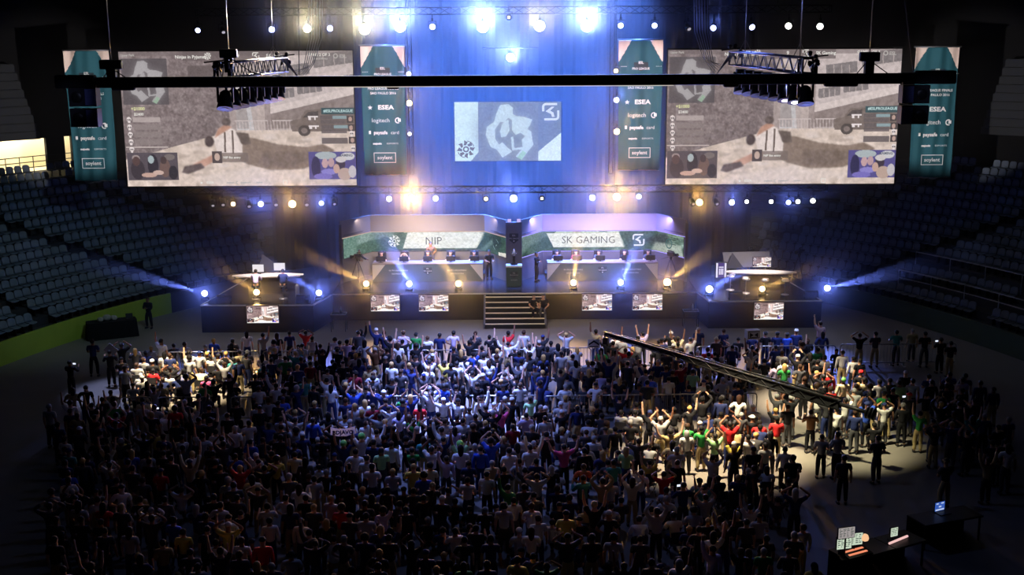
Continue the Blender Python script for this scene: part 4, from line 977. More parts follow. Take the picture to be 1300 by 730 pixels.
# ------------------------------------------------------------------ light falling into the hall
def wash(name, p, tgt, e, col, ang, blend=.6, size=.3): return spot(p, tgt, e, col, ang, blend, size, name)
W = 1.0
wash('blue_wash', (-3, 47, 16.5), (-2.7, 46.8, 0), 92000 * W, (.26, .35, 1.0), 38, .9)
wash('blue_wash', (1, 48, 16.5), (-1.5, 54.5, 1), 48000 * W, (.30, .38, 1.0), 44, .9)
wash('blue_wash', (-6, 42, 16), (-2, 43.5, 0), 9000 * W, (.2, .3, 1.0), 60, 1)
wash('warm_wash', (-13.5, 47, 14.5), (-14.6, 51.3, 0), 46000 * W, (1, .82, .52), 24, .6)
wash('warm_wash', (5, 40, 14.5), (7.4, 42.5, 0), 40000 * W, (1, .80, .50), 34, .8)
wash('warm_wash', (9, 47, 14.5), (13.2, 48.6, 0), 40000 * W, (1, .84, .58), 26, .7)
wash('warm_wash', (7, 40, 14.5), (12.3, 43.6, 0), 24000 * W, (1, .92, .56), 26, .8)
wash('blue_wash', (-20, 54, 15), (-17, 51.0, 0), 9000 * W, (.42, .5, 1.0), 24, .6)
wash('blue_wash', (12, 50, 15), (12.2, 55.0, 0), 26000 * W, (.4, .48, 1.0), 22, .6)
wash('white_wash', (6, 48, 14), (6.4, 54.5, 1), 14000 * W, (1, .86, .7), 24, .8)
wash('pale_wash', (0, 50, 15), (0, 62, 0), 8000 * W, (1, .84, .68), 42, .9)
wash('pale_wash', (-15, 52, 15), (-14, 60, 0), 2000 * W, (.75, .82, 1), 40, .9)
wash('pale_wash', (15, 52, 15), (14, 60, 0), 1700 * W, (.75, .82, 1), 40, .9)
wash('cold_wash', (-12, 50, 15), (-24, 62, 3), 1900 * W, (.45, .72, .8), 56, .9)
wash('cold_wash', (12, 50, 15), (25, 58, 3), 420 * W, (.4, .6, .8), 60, .9)
wash('blue_fill', (0, 40, 18), (0, 38, 0), 900 * W, (.22, .36, 1.0), 120, 1)  # added weak blue fill that keeps the dark lower floor faintly visible
wash('desk_wash', (-13, 61, 7), (-13.2, 64.6, 2.4), 3300 * W, (1, .82, .78), 56, .8)
wash('desk_wash', (13.5, 61.5, 7), (13.2, 65.2, 2.4), 3300 * W, (1, .84, .78), 56, .8)
wash('booth_wash', (-5, 63.5, 7.2), (-5, 68, 2.8), 3200 * W, (1, .84, .74), 84, .8)
wash('booth_wash', (5, 63.5, 7.2), (5, 68, 2.8), 2400 * W, (.8, .72, 1), 84, .8)
for x in (-7.0, -3.5, 0, 3.5, 7.0): wash('back_wash', (x, 69.6, 24.2), (x * .8, 71.8, 6), 330000 * W, (.06, .18, .80), 42, 1)
for x in (-3, 3): wash('back_wash', (x, 70, 20), (x, 73.5, 8), 5000 * W, (.08, .2, .9), 80, 1)
for x in (-17.0, 16.2): wash('stack_fill', (x * .55, 30, 21), (x, YB, 13), 2600, (.5, .56, 1), 5, .5)  # added narrow spots that brighten the hanging speaker stacks
for x in (-4.98, 5.18): wash('player_light', (x, 66.2, ZS + 3.6), (x, 68.4, ZS + 1.0), 800, (1, .8, .66), 120, .9)
# haze that fills the hall
w = bpy.data.worlds.new('hall_air'); SC.world = w; w.use_nodes = True; nt = w.node_tree; nt.nodes.clear()
o = nt.nodes.new('ShaderNodeOutputWorld'); bg = nt.nodes.new('ShaderNodeBackground'); bg.inputs[0].default_value = (0, 0, 0, 1); bg.inputs[1].default_value = 0
vs = nt.nodes.new('ShaderNodeVolumeScatter'); vs.inputs['Anisotropy'].default_value = .4; vs.inputs['Color'].default_value = (.95, .96, 1, 1)
# the haze hangs round the stage, where the machines stand, and thins out over the audience and to the sides
ge = nt.nodes.new('ShaderNodeNewGeometry'); sx = nt.nodes.new('ShaderNodeSeparateXYZ'); nt.links.new(ge.outputs['Position'], sx.inputs[0])
def mth(op, a, b=None):
    n = nt.nodes.new('ShaderNodeMath'); n.operation = op
    for k, q in enumerate((a, b)):
        if q is None: continue
        if isinstance(q, (int, float)): n.inputs[k].default_value = q
        else: nt.links.new(q, n.inputs[k])
    return n.outputs[0]
dy = mth('DIVIDE', mth('SUBTRACT', sx.outputs['Y'], 67.5), HAZE_SY); dx = mth('DIVIDE', sx.outputs['X'], HAZE_SX)
ex = mth('MULTIPLY', mth('ADD', mth('MULTIPLY', dy, dy), mth('MULTIPLY', dx, dx)), -1.0)
dens = mth('MULTIPLY', mth('EXPONENT', ex), HAZE_D); nt.links.new(dens, vs.inputs['Density'])
nt.links.new(bg.outputs[0], o.inputs['Surface']); nt.links.new(vs.outputs[0], o.inputs['Volume'])
w.cycles.volume_step_size = 2.0
SC.cycles.volume_step_rate = 1.0; SC.cycles.volume_max_steps = 24
try: w.cycles.volume_sampling = 'MULTIPLE_IMPORTANCE'
except Exception: pass
# ================================================================== WING DESKS AND STAGE PROPS
def crescent(n=16, a=1.95, dx=0.0):
    up = [(-a + 2 * a * i / n, .42 * (1 - ((2 * i / n - 1)) ** 2) + .12) for i in range(n + 1)]
    dn = [(a - 2 * a * i / n, -.30 * (1 - ((2 * i / n - 1)) ** 2) + .02) for i in range(n + 1)]
    return up[::-1] + [(x, y) for x, y in dn[::-1]][0:0] + [(-a + 2 * a * i / n, -.30 * (1 - (2 * i / n - 1) ** 2) + .0) for i in range(n + 1)]
def wing_desk(px_, py_, rz, label):
    p = G(px_, py_, ZS + 1.04); t = thing('presenter_desk', label, 'desk', (p.x, p.y, ZS), rz)
    m = MB(); m.prism(crescent(), 1.0, 1.07); m.build('desktop', WHITE, t)
    m = MB(); m.prism([(x * .9, y * .8) for x, y in crescent()], .93, 1.0); m.build('desk_edge', mat('pale_pink_laminate', rgb(214, 190, 184), .5), t)
    m = MB(); m.prism([(-1.1, -.05), (1.1, -.05), (1.0, .25), (-1.0, .25)], 0, .94); m.build('pedestal', PLASTIC, t)
    return t, p
wd1, p1 = wing_desk(340, 349.5, math.radians(5), 'white crescent desk on the wing where the two hosts sit')
wd2, p2 = wing_desk(966, 345.5, math.radians(-5), 'white crescent desk behind the empty bar stools')
def desk_monitor(px_, py_, z, w, h, label, white=True, rz=0.0):
    p = G(px_, py_, z); t = thing('desk_monitor', label, 'monitor', p, rz)
    m = MB(); m.box((0, .035, h / 2 + .12), (w + .05, .05, h + .05), bev=.01); m.box((0, .05, .08), (.06, .04, .16)); m.box((0, .04, .008), (.26, .2, .016)); m.build('casing', PLASTIC, t)
    if white: mm = MB(); mm.box((0, .008, h / 2 + .12), (w, .006, h)); mm.build('lit_screen', emis('monitor_white', rgb(238, 232, 236), 1.0), t)
    else:
        o = obj('picture', FME, t, (0, .005, h / 2 + .12)); o.scale = (w, 1, h)
    return t
desk_monitor(328, 348, ZS + 1.07, .62, .42, 'white lit monitor on the hosts\' desk, in front of the lilac-shirted host')
desk_monitor(355, 346, ZS + 1.07, .62, .42, 'white lit monitor on the hosts\' desk, in front of the dark-shirted host')
desk_monitor(967, 341.5, ZS + 1.07, 1.02, .56, 'monitor showing the game on the empty crescent desk', False)
# backdrop panels behind the wing desks
def panel_set(name, pts, Y, label, col):
    c = sum((P(x, y, Y) for x, y in pts), Vector()) / len(pts); t = MB()
    q = [P(x, y, Y) - c for x, y in pts]; t.slab([(v.x, v.z) for v in q], 0, .05)
    for v in q[-2:]:
        t.tube([(v.x * .8, .06, v.z), (v.x * .8, .2, ZS - c.z)], .025, 6)
    return tag(t.build(name, col, None, c), label, 'panel')
PG = mat('grey_backdrop_cloth', rgb(120, 120, 130), .85, noise=.1); PGD = mat('dark_backdrop_cloth', rgb(60, 62, 74), .85, noise=.1)
panel_set('backdrop_panel', [(333, 322), (356, 340), (345, 348), (329, 340)], 66.6, 'slanted grey kite-shaped panel behind the two hosts', PGD)
panel_set('backdrop_panel', [(917, 320.5), (977, 319), (978, 338), (921, 340)], 67.6, 'wide grey backdrop panel behind the empty desk', PG)
panel_set('backdrop_panel', [(930, 321), (944, 340), (921, 341)], 67.2, 'dark triangular panel before the left part of the grey backdrop', PGD)
p = P(915, 347, 66.2); t = thing('light_box', 'upright white and violet light box beside the left end of the empty desk', 'light box', (p.x, p.y, ZS))
m = MB(); m.box((0, 0, .85), (.66, .2, .9), bev=.02); m.box((-.25, 0, .2), (.05, .15, .4)); m.box((.25, 0, .2), (.05, .15, .4)); m.build('case', PLASTIC, t)
for x in (-.24, .24): m = MB(); m.box((x, -.105, .85), (.10, .02, .84)); m.build('lit_side', emis('lightbox_white', rgb(235, 230, 250), 1.0), t)
m = MB(); m.box((0, -.104, .85), (.34, .015, .84)); m.build('screen', emis('lightbox_violet', rgb(84, 66, 128), .9), t)
L = Letter(); 
for i in range(3): L.rect(-.12 + .09 * i, .6, -.06 + .09 * i, .95); 
L.rect(-.13, 1.0, .13, 1.06); L.build('bars', [emis('lightbox_white', rgb(235, 230, 250), 1.0)], t, (0, -.116, 0))
def bar_stool(px_, py_, label, z=ZS):
    p = G(px_, py_, z); t = thing('bar_stool', label, 'stool', p, random.uniform(-.5, .5), 'bar stools at the empty desk')
    m = MB(); m.lathe([(.02, .74), (.19, .74), (.22, .77), (.21, .82), (.16, .84), (.02, .845)], 18); m.build('seat', WHITE, t)
    m = MB(); m.tube([(-.19, -.1, .82), (-.14, -.21, .93), (0, -.24, .95), (.14, -.21, .93), (.19, -.1, .82)], .03, 6); m.build('back_rail', WHITE, t)
    m = MB(); m.tube([(0, 0, .03), (0, 0, .75)], .03, 8); m.tube([(0, -.18, .3), (0, 0, .3)], .015, 6); m.build('post', STEEL, t)
    m = MB(); m.lathe([(.23, 0), (.23, .015), (.06, .05), (.03, .06)], 18); m.build('base', mat('pale_chrome', rgb(210, 205, 205), .3, .5), t)
for x, y, lb in ((927, 368, 'white bar stool at the left end of the empty desk'), (946.5, 372, 'white bar stool, second from the left at the empty desk'), (970, 374, 'white bar stool below the game monitor at the empty desk'), (996.5, 374, 'white bar stool at the right end of the empty desk')): bar_stool(x, y, lb)
def tv_camera(px_, py_, z, label, rz=0.0, hgt=1.5, fade=1.0):
    p = G(px_, py_, z); t = thing('tv_camera', label, 'camera', p, rz)
    m = MB(); m.box((0, 0, hgt + .12), (.2, .46, .24), bev=.03); m.box((0, -.1, hgt + .3), (.07, .26, .05)); m.build('body', PLASTIC, t)
    m = MB(); m.lathe([(.07, .2), (.08, .4), (.10, .5)], 14, Matrix.Translation((0, 0, hgt + .12)) @ Matrix.Rotation(-PI / 2, 4, 'X')); m.build('lens', BLACK, t)
    m = MB(); m.box((-.2, -.05, hgt + .2), (.16, .12, .12), bev=.02); m.build('viewfinder', PLASTIC, t)
    m = MB(); m.lathe([(.05, hgt - .22), (.09, hgt - .1), (.09, hgt)], 12); m.tube([(.05, -.1, hgt - .05), (.18, -.55, hgt - .22)], .015, 6); m.build('pan_head', BLACK, t)
    for k in range(3):
        a = k * 2 * PI / 3 + .5; m = MB(); m.tube([(.05 * math.cos(a), .05 * math.sin(a), hgt - .2), (.48 * math.cos(a), .48 * math.sin(a), .02)], [.035, .022], 6); m.build('leg', mat('dark_alu', rgb(70, 70, 80), .4, .6), t)
    return t
tv_camera(455, 356, ZS, 'black TV camera on a tripod beside the left end of the NIP desk', PI * .75, 1.35)
tv_camera(851, 354, ZS, 'black TV camera on a tripod beside the right end of the SK GAMING desk', -PI * .75, 1.35)
tv_camera(952, 352, ZS, 'black TV camera on a tripod behind the empty desk, left of the game monitor', PI, 1.6)
tv_camera(982, 351, ZS, 'black TV camera on a tripod behind the empty desk, right of the game monitor', PI, 1.6)
tv_camera(1013, 360, ZS, 'TV camera on a tall pale tripod at the right end of the empty desk', PI * .8, 1.75)
p = G(378, 377, ZS)
def bottle(pos, label, r=.04, h=.26, col=None):
    t = thing('water_bottle', label, 'bottle', pos)
    m = MB(); m.lathe([(r, 0), (r, h * .65), (r * .45, h * .85), (r * .42, h * .92)], 12); m.build('body', col or mat('bottle_plastic', rgb(190, 200, 210), .3, spec=.6), t)
    m = MB(); m.lathe([(r * .48, h * .92), (r * .48, h)], 10); m.build('cap', WHITE, t)
m = MB(); m.lathe([(.11, 0), (.12, .03), (.12, .62), (.09, .68), (.05, .72)], 14); tag(m.build('steel_canister', STEEL, None, (p.x, p.y, ZS)), 'upright pale steel canister on the wing behind the right-hand host', 'canister')
def wedge(px_, py_, label):
    q = G(px_, py_, ZS); t = thing('stage_monitor_speaker', label, 'speaker', (q.x, q.y + .25, ZS), 0, 'wedge speakers on the wings')
    m = MB(); m.hexa([(-.36, -.2, 0), (.36, -.2, 0), (.36, .22, 0), (-.36, .22, 0), (-.36, -.12, .3), (.36, -.12, .3), (.36, .05, .36), (-.36, .05, .36)]); m.build('cabinet', PLASTIC, t)
    m = MB(); m.hexa([(-.33, .23, .02), (.33, .23, .02), (.33, .20, .02), (-.33, .20, .02), (-.33, .075, .34), (.33, .075, .34), (.33, .05, .34), (-.33, .05, .34)]); m.build('grille', BLACK, t)
wedge(283, 384.5, 'black wedge speaker on the hosts\' wing, near its outer corner'); wedge(384, 384, 'black wedge speaker on the hosts\' wing, near its inner corner')
wedge(935, 379.5, 'black wedge speaker on the empty wing, near its inner corner'); wedge(1031, 378.5, 'black wedge speaker on the empty wing, near its outer corner')
def side_table(px_, py_, label, blab, bx):
    q = G(px_, py_, .95); t = thing('side_table', label, 'table', (q.x, q.y, 0))
    m = MB(); 
    for a, b in (((-.4, -.3), (.4, -.3)), ((.4, -.3), (.4, .3)), ((.4, .3), (-.4, .3)), ((-.4, .3), (-.4, -.3))): m.tube([(*a, .95), (*b, .95)], .02, 6)
    m.build('top_frame', STEEL, t); m = MB(); m.box((0, 0, .935), (.78, .58, .02)); m.build('table_top', PLASTIC, t)
    for sx in (-.38, .38):
        for sy in (-.28, .28): m = MB(); m.tube([(sx, sy, 0), (sx, sy, .94)], .02, 6); m.build('leg', BLACK, t)
    bottle((q.x + bx, q.y + .1, .946), blab, .05, .34)
side_table(430, 398, 'small metal side table in the gap between the hosts\' wing and the main stage', 'bottle on the small side table left of the main stage', .1)
side_table(877, 394, 'small metal side table in the gap between the empty wing and the main stage', 'bottle on the small side table right of the main stage', .12)
# gamers' monitors, chairs
CHAIRC = mat('gaming_chair', rgb(40, 34, 38), .6)
def gaming_chair(x, y, label):
    t = thing('gaming_chair', label, 'chair', (x, y, ZS + .26), 0)
    m = MB(); m.box((0, 0, .46), (.5, .5, .1), bev=.04); m.build('seat', CHAIRC, t)
    m = MB(); m.box((0, .27, .86), (.5, .1, .8), bev=.05); m.box((0, .25, 1.2), (.3, .1, .18), bev=.04); m.build('backrest', CHAIRC, t)
    m = MB(); m.tube([(0, 0, .08), (0, 0, .42)], .035, 8)
    for k in range(5): a = k * 2 * PI / 5; m.tube([(0, 0, .1), (.3 * math.cos(a), .3 * math.sin(a), .05)], .025, 6)
    m.build('base', BLACK, t)
    for s in (-1, 1): m = MB(); m.tube([(s * .24, .1, .46), (s * .29, .1, .66), (s * .29, -.15, .68)], .025, 6); m.build('armrest', BLACK, t)
m = MB(); m.box((-4.88, 69.0, ZS + .13), (6.6, 1.25, .26)); tag(m.build('player_riser', CLOTH_BLACK), 'low black riser behind the desk under the NIP wall', 'riser')
m = MB(); m.box((5.25, 69.0, ZS + .13), (6.6, 1.25, .26)); tag(m.build('player_riser', CLOTH_BLACK), 'low black riser behind the desk under the SK GAMING wall', 'riser')
PLX = {'NIP': (484, 513, 543, 572, 602), 'SK GAMING': (707, 731, 760, 793, 823)}
PLAYERS = []
for team, xs in PLX.items():
    for i, x in enumerate(xs):
        X = P(x, 326, 68.5).x
        w = ('leftmost', 'second from left', 'middle', 'second from right', 'rightmost')[i]
        gaming_chair(X, 68.72, 'dark gaming chair of the %s player at the %s desk' % (w, team))
        t = thing('game_monitor', 'black monitor seen from behind before the %s player at the %s desk' % (w, team), 'monitor', (X + .05, 67.78, ZS + 1.07))
        m = MB(); m.box((0, 0, .21), (.54, .05, .30), bev=.015); m.box((0, -.035, .21), (.2, .03, .16), bev=.01); m.build('casing', PLASTIC, t)
        m = MB(); m.box((0, -.02, .06), (.06, .04, .12)); m.box((0, 0, .008), (.28, .2, .016)); m.build('stand', BLACK, t)
        m = MB(); m.box((0, .028, .21), (.50, .006, .26)); m.build('lit_screen', emis('player_screen', rgb(214, 200, 190), 1.2), t)
        PLAYERS.append((X, team, w, i))

# ================================================================== BARRIERS, JIB, DESKS IN THE HALL
def barrier(a, b, label, group, h=1.1):
    a, b = Vector((a.x, a.y, 0)), Vector((b.x, b.y, 0)); d = b - a; L = d.length; t = thing('crowd_barrier', label, 'barrier', (a + b) / 2, math.atan2(d.y, d.x), group)
    w = L / 2 - .03; m = MB()
    m.tube([(-w, 0, .2), (-w, 0, h - .12), (-w + .04, 0, h - .03), (-w + .12, 0, h), (w - .12, 0, h), (w - .04, 0, h - .03), (w, 0, h - .12), (w, 0, .2), (-w, 0, .2)], .028, 6); m.build('frame', STEEL, t)
    for i in range(1, 15):
        if i % 1 == 0: pass
    m = MB(); n = max(6, int(L / .16))
    for i in range(1, n): x = -w + 2 * w * i / n; m.tube([(x, 0, .2), (x, 0, h)], .009, 4, False)
    m.build('bars', STEEL, t)
    for s in (-1, 1): m = MB(); m.box((s * w * .8, 0, .1), (.05, .05, .2)); m.box((s * w * .8, 0, .015), (.06, .6, .03)); m.build('foot', STEEL, t)
def barrier_run(pts, label, group, seg=2.35):
    n0 = 0
    tot = []
    for (x0, y0), (x1, y1) in zip(pts[:-1], pts[1:]):
        a, b = G(x0, y0, 1.1), G(x1, y1, 1.1); n = max(1, round((b - a).length / seg))
        for i in range(n): tot.append((a.lerp(b, i / n), a.lerp(b, (i + 1) / n)))
    for i, (a, b) in enumerate(tot): barrier(a, b, label % ORD[i], group)
barrier_run([(157, 447), (187, 447)], 'steel crowd barrier at the far left behind the kneeling cameraman, %s panel', 'front barriers, far left')
barrier_run([(190, 447.5), (330, 446)], 'steel barrier before the hosts\' wing, %s panel from the left', 'front barriers on the left')
barrier_run([(333, 446), (472, 445)], 'steel barrier before the left half of the main stage, %s panel from the left', 'front barriers, left of centre')
barrier_run([(474, 445), (690, 443.5)], 'steel barrier before the steps and NIP side, %s panel from the left', 'front barriers in the centre')
barrier_run([(692, 442), (868, 440)], 'steel barrier before the SK GAMING side, %s panel from the left', 'front barriers, right of centre')
barrier_run([(884, 440), (938, 439.5)], 'steel barrier beside the pink-shirted spectator, %s panel from the left', 'front barriers, right pen')
barrier_run([(962, 439.5), (1062, 438.5)], 'steel barrier before the empty wing, %s panel from the left', 'front barriers on the right')
barrier_run([(1066, 437.5), (1215, 436)], 'steel barrier of the standing row near the right stand, %s panel from the left', 'barriers near the right stand')
barrier_run([(131, 505), (268, 504)], 'lower steel barrier of the left seated pen, %s panel from the left', 'rear barriers of the left pen')
barrier_run([(292, 504), (460, 503)], 'steel barrier across the dark middle of the hall, left run, %s panel from the left', 'middle barriers, left run')
barrier_run([(462, 503), (686, 502)], 'steel barrier across the blue-lit middle of the hall, %s panel from the left', 'middle barriers, centre run')
barrier_run([(690, 503), (962, 499)], 'steel barrier across the middle of the hall, right run, %s panel from the left', 'middle barriers, right run')
# jib arm
a, b = G(1066, 513, 2.3), G(768, 423, 3.4)
t = thing('camera_jib', 'long black camera crane arm reaching over the audience towards the stage', 'camera crane', (a.x, a.y, 0)); o_ = Vector((a.x, a.y, 0)); d = (b - a).normalized()
m = MB(); A = a - o_; B = b - o_; n = 26; xx = d.cross(Vector((0, 0, 1))).normalized(); 
def taper(f): return .17 - .09 * f
for sx in (-1, 1):
    for sy in (-1, 1): m.tube([A.lerp(B, f) + xx * sx * taper(f) + Vector((0, 0, sy * taper(f))) for f in (0, .5, 1)], [.035, .028, .022], 6)
for i in range(n):
    f0, f1 = i / n, (i + 1) / n
    for sx in (-1, 1): m.tube([A.lerp(B, f0) + xx * sx * taper(f0) + Vector((0, 0, (-1) ** i * taper(f0))), A.lerp(B, f1) + xx * sx * taper(f1) + Vector((0, 0, (-1) ** (i + 1) * taper(f1)))], .016, 4, False)
m.build('boom', BLACK, t)
m = MB(); lo, hi = A, B; m.hexa([lo + xx * -.15 + Vector((0, 0, -.15)), lo + xx * .15 + Vector((0, 0, -.15)), lo + xx * .15 + Vector((0, 0, .13)), lo + xx * -.15 + Vector((0, 0, .13)), hi + xx * -.06 + Vector((0, 0, -.06)), hi + xx * .06 + Vector((0, 0, -.06)), hi + xx * .06 + Vector((0, 0, .05)), hi + xx * -.06 + Vector((0, 0, .05))]); m.build('boom_cover', CLOTH_BLACK, t)
m = MB(); q = A - d * 1.3; m.tube([A, q], .08, 8)
for k in range(3): m.lathe([(.03, -.04), (.22, -.04), (.22, .04), (.03, .04)], 16, Matrix.Translation(q + d * .12 * k) @ d.to_track_quat('Z', 'Y').to_matrix().to_4x4())
m.build('counterweight', BLACK, t)
m = MB(); pv = A.lerp(B, .03); m.tube([(pv.x, pv.y, .8), pv], .08, 8); m.build('pivot_post', BLACK, t)
for k in range(3): aa = k * 2 * PI / 3; m = MB(); m.tube([(pv.x, pv.y, .95), (pv.x + .75 * math.cos(aa), pv.y + .75 * math.sin(aa), .04)], .04, 6); m.build('leg', BLACK, t)
m = MB(); m.box(B + Vector((0, 0, -.3)), (.24, .4, .3), bev=.04); m.tube([B, B + Vector((0, 0, -.2))], .05, 6); m.tube([B + Vector((0, .2, -.3)), B + Vector((0, .42, -.3))], .08, 10); m.build('camera_head', PLASTIC, t)
# black-draped table at the left
p = G(139, 431, 0); t = thing('draped_table', 'table under a black cloth beside the lime wall on the left', 'table', (p.x, p.y + .5, 0), math.radians(25))
m = MB(); n = 60; pts = []
for i in range(n):
    a_ = i * 2 * PI / n; x = 1.25 * max(-1, min(1, 1.3 * math.cos(a_))); y = .42 * max(-1, min(1, 1.3 * math.sin(a_))); pts.append((x, y, .04 * math.sin(i * 2.4)))
lo = [m.bm.verts.new((x * (1.04 + s), y * (1.06 + s), 0)) for x, y, s in pts]; hi = [m.bm.verts.new((x, y, .92)) for x, y, s in pts]
for i in range(n): m._f([lo[i], lo[(i + 1) % n], hi[(i + 1) % n], hi[i]])
m._f(hi); m._f(lo[::-1]); m.build('cloth', CLOTH_BLACK, t)
for i, (dx, dy, s, lb) in enumerate(((-.2, .1, .22, 'largest'), (.12, 0, .18, 'middle'), (-.55, -.02, .16, 'smallest'))):
    m = MB(); bm2 = bmesh.new(); bmesh.ops.create_icosphere(bm2, subdivisions=3, radius=s)
    for v in bm2.verts: v.co *= 1 + .16 * math.sin(v.co.x * 37 + i) * math.cos(v.co.y * 41); v.co.z = max(-s * .6, v.co.z * .75) + s * .6
    for f in bm2.faces: f.smooth = True
    m.merge(bm2); bm2.free(); ca, sa = math.cos(math.radians(25)), math.sin(math.radians(25))
    tag(m.build('cloth_bag', mat('pale_bag_cloth', rgb(150, 146, 138), .9, noise=.2, bump=.3), None, (p.x + dx * ca - dy * sa, p.y + .5 + dx * sa + dy * ca, .925)), '%s pale crumpled bag lying on the black-draped table' % lb, 'bag')
q = G(152, 403, 1.1); m = MB(); m.box((0, 0, .012), (.36, .26, .02), bev=.006); m.box((0, .13, .13), (.36, .02, .24), Matrix.Rotation(-.25, 3, 'X')); 
tag(m.build('laptop', PLASTIC, None, (p.x + .85, p.y + .85, .925), (0, 0, .4)), 'open dark laptop on the right end of the black-draped table', 'laptop')
# sign held up and sign boards come with their holders below
# control desks at the lower right
def control_desk(px_, py_, rz, w, label):
    p = G(px_, py_, .85); t = thing('control_desk', label, 'desk', (p.x, p.y, 0), rz)
    m = MB(); m.box((0, 0, .82), (w, .9, .06), bev=.01); m.build('table_top', BLACK, t)
    m = MB(); m.box((0, .42, .4), (w, .03, .8)); m.build('front_cloth', CLOTH_BLACK, t)
    for sx in (-1, 1):
        for sy in (-1, 1): m = MB(); m.box((sx * (w / 2 - .06), sy * .36, .4), (.05, .05, .8)); m.build('leg', BLACK, t)
    return p, rz
def on_desk(p, rz, dx, dy, z=.85): return Vector((p.x + dx * math.cos(rz) - dy * math.sin(rz), p.y + dx * math.sin(rz) + dy * math.cos(rz), z))
dp, dr = control_desk(1094, 697, math.radians(28), 1.75, 'black control desk with three lit monitors and a fader console')
def ctl_monitor(px_, py_, z, w, h, label, col, rows, rz, foot):
    p = G(px_, py_, z); t = thing('control_monitor', label, 'monitor', p, rz)
    m = MB(); m.box((0, .03, 0), (w + .04, .05, h + .04), bev=.008); m.build('casing', PLASTIC, t)
    m = MB(); m.tube([(0, .05, -h / 2), (0, .06, foot - z)], .025, 6); m.box((0, .06, foot - z + .01), (.24, .18, .02)); m.build('stand', BLACK, t)
    m = MB(); m.box((0, .003, 0), (w, .006, h)); m.build('lit_screen', col, t)
    L = Letter()
    for i in range(rows):
        for k in range(4): L.rect(-w * .45 + k * w * .23, h * (.4 - .8 * i / rows), -w * .45 + k * w * .23 + random.uniform(.05, .2) * w, h * (.4 - .8 * i / rows) - h * .4 / rows)
    L.build('screen_marks', [emis('dark_screen_marks', rgb(74, 84, 80), .8)], t, (0, -.004, 0)); return t
GS = emis('screen_greenish', rgb(206, 222, 198), .9); GS2 = emis('screen_grey', rgb(176, 168, 166), .8); BS = emis('screen_blue', rgb(60, 100, 196), .8)
ctl_monitor(1072, 689.5, 1.28, .46, .36, 'greenish lit monitor at the left of the control desk', GS, 5, math.radians(14), .85)
ctl_monitor(1086, 684.5, 1.30, .46, .36, 'greenish lit monitor in the middle of the control desk', GS, 5, math.radians(14), .85)
ctl_monitor(1075, 676.5, 1.68, .52, .32, 'greyish lit monitor standing higher behind the control desk monitors', GS2, 6, math.radians(16), .85)
pp = on_desk(dp, dr, -.42, -.18); t = thing('fader_console', 'fader console with orange lit strips at the front of the control desk', 'console', pp, dr)
m = MB(); m.hexa([(-.45, -.24, 0), (.45, -.24, 0), (.45, .24, 0), (-.45, .24, 0), (-.45, -.24, .05), (.45, -.24, .05), (.45, .24, .14), (-.45, .24, .14)]); m.build('case', BLACK, t)
for k in range(2):
    m = MB(); m.box((0, -.1 + .17 * k, .085 + .032 * k), (.7, .07, .012), Matrix.Rotation(.18, 3, 'X')); m.build('lit_strip', emis('fader_orange', rgb(255, 150, 110), .9), t)
q = G(1098, 683, 1.3); t = thing('desk_lamp', 'small glowing orange desk lamp beside the control monitors', 'lamp', (q.x, q.y, .85))
m = MB(); m.lathe([(.09, 0), (.09, .02), (.02, .03)], 12); m.tube([(0, 0, .02), (0, 0, .4)], .012, 6); m.build('stand', BLACK, t)
m = MB(); m.lathe([(.05, .36), (.10, .39), (.115, .46), (.09, .54), (.04, .57)], 16); m.build('shade', emis('lamp_orange', rgb(255, 200, 150), .95), t)
d2, r2 = control_desk(1143, 684, math.radians(28), 1.25, 'black control desk with a small tilted screen and a pinkish light strip')
t = ctl_monitor(1135.5, 675.5, 1.12, .26, .27, 'small pale screen tilted on the second control desk', GS, 4, math.radians(24), .85)
q0, q1 = G(1129, 690, .9), G(1152, 680.5, .9); m = MB(); m.tube([q0, q0.lerp(q1, .5), q1], .035, 8); tag(m.build('light_strip', emis('pink_strip', rgb(255, 205, 200), .9)), 'glowing pinkish strip light along the second control desk', 'light')
d3, r3 = control_desk(1200, 654, math.radians(20), 2.2, 'black desk at the lower right carrying the blue-screened laptop')
q = G(1193.5, 650, .85); t = thing('laptop', 'open laptop with a bright blue screen on the lower right desk', 'laptop', (q.x, q.y, .85), math.radians(26))
m = MB(); m.box((0, -.12, .012), (.42, .28, .022), bev=.005); m.build('keyboard_base', PLASTIC, t)
m = MB(); m.box((0, .04, .18), (.44, .02, .34), bev=.006); m.build('lid', PLASTIC, t)
m = MB(); m.box((0, .027, .18), (.40, .006, .29)); m.build('lit_screen', BS, t)
L = Letter(); L.rect(-.18, .05, .18, .10); L.rect(-.05, .15, .06, .2); L.rect(-.16, .26, -.06, .3); L.rect(.04, .26, .16, .3); L.build('screen_marks', [emis('pale_screen_marks', rgb(190, 206, 240), .9)], t, (0, .022, 0))
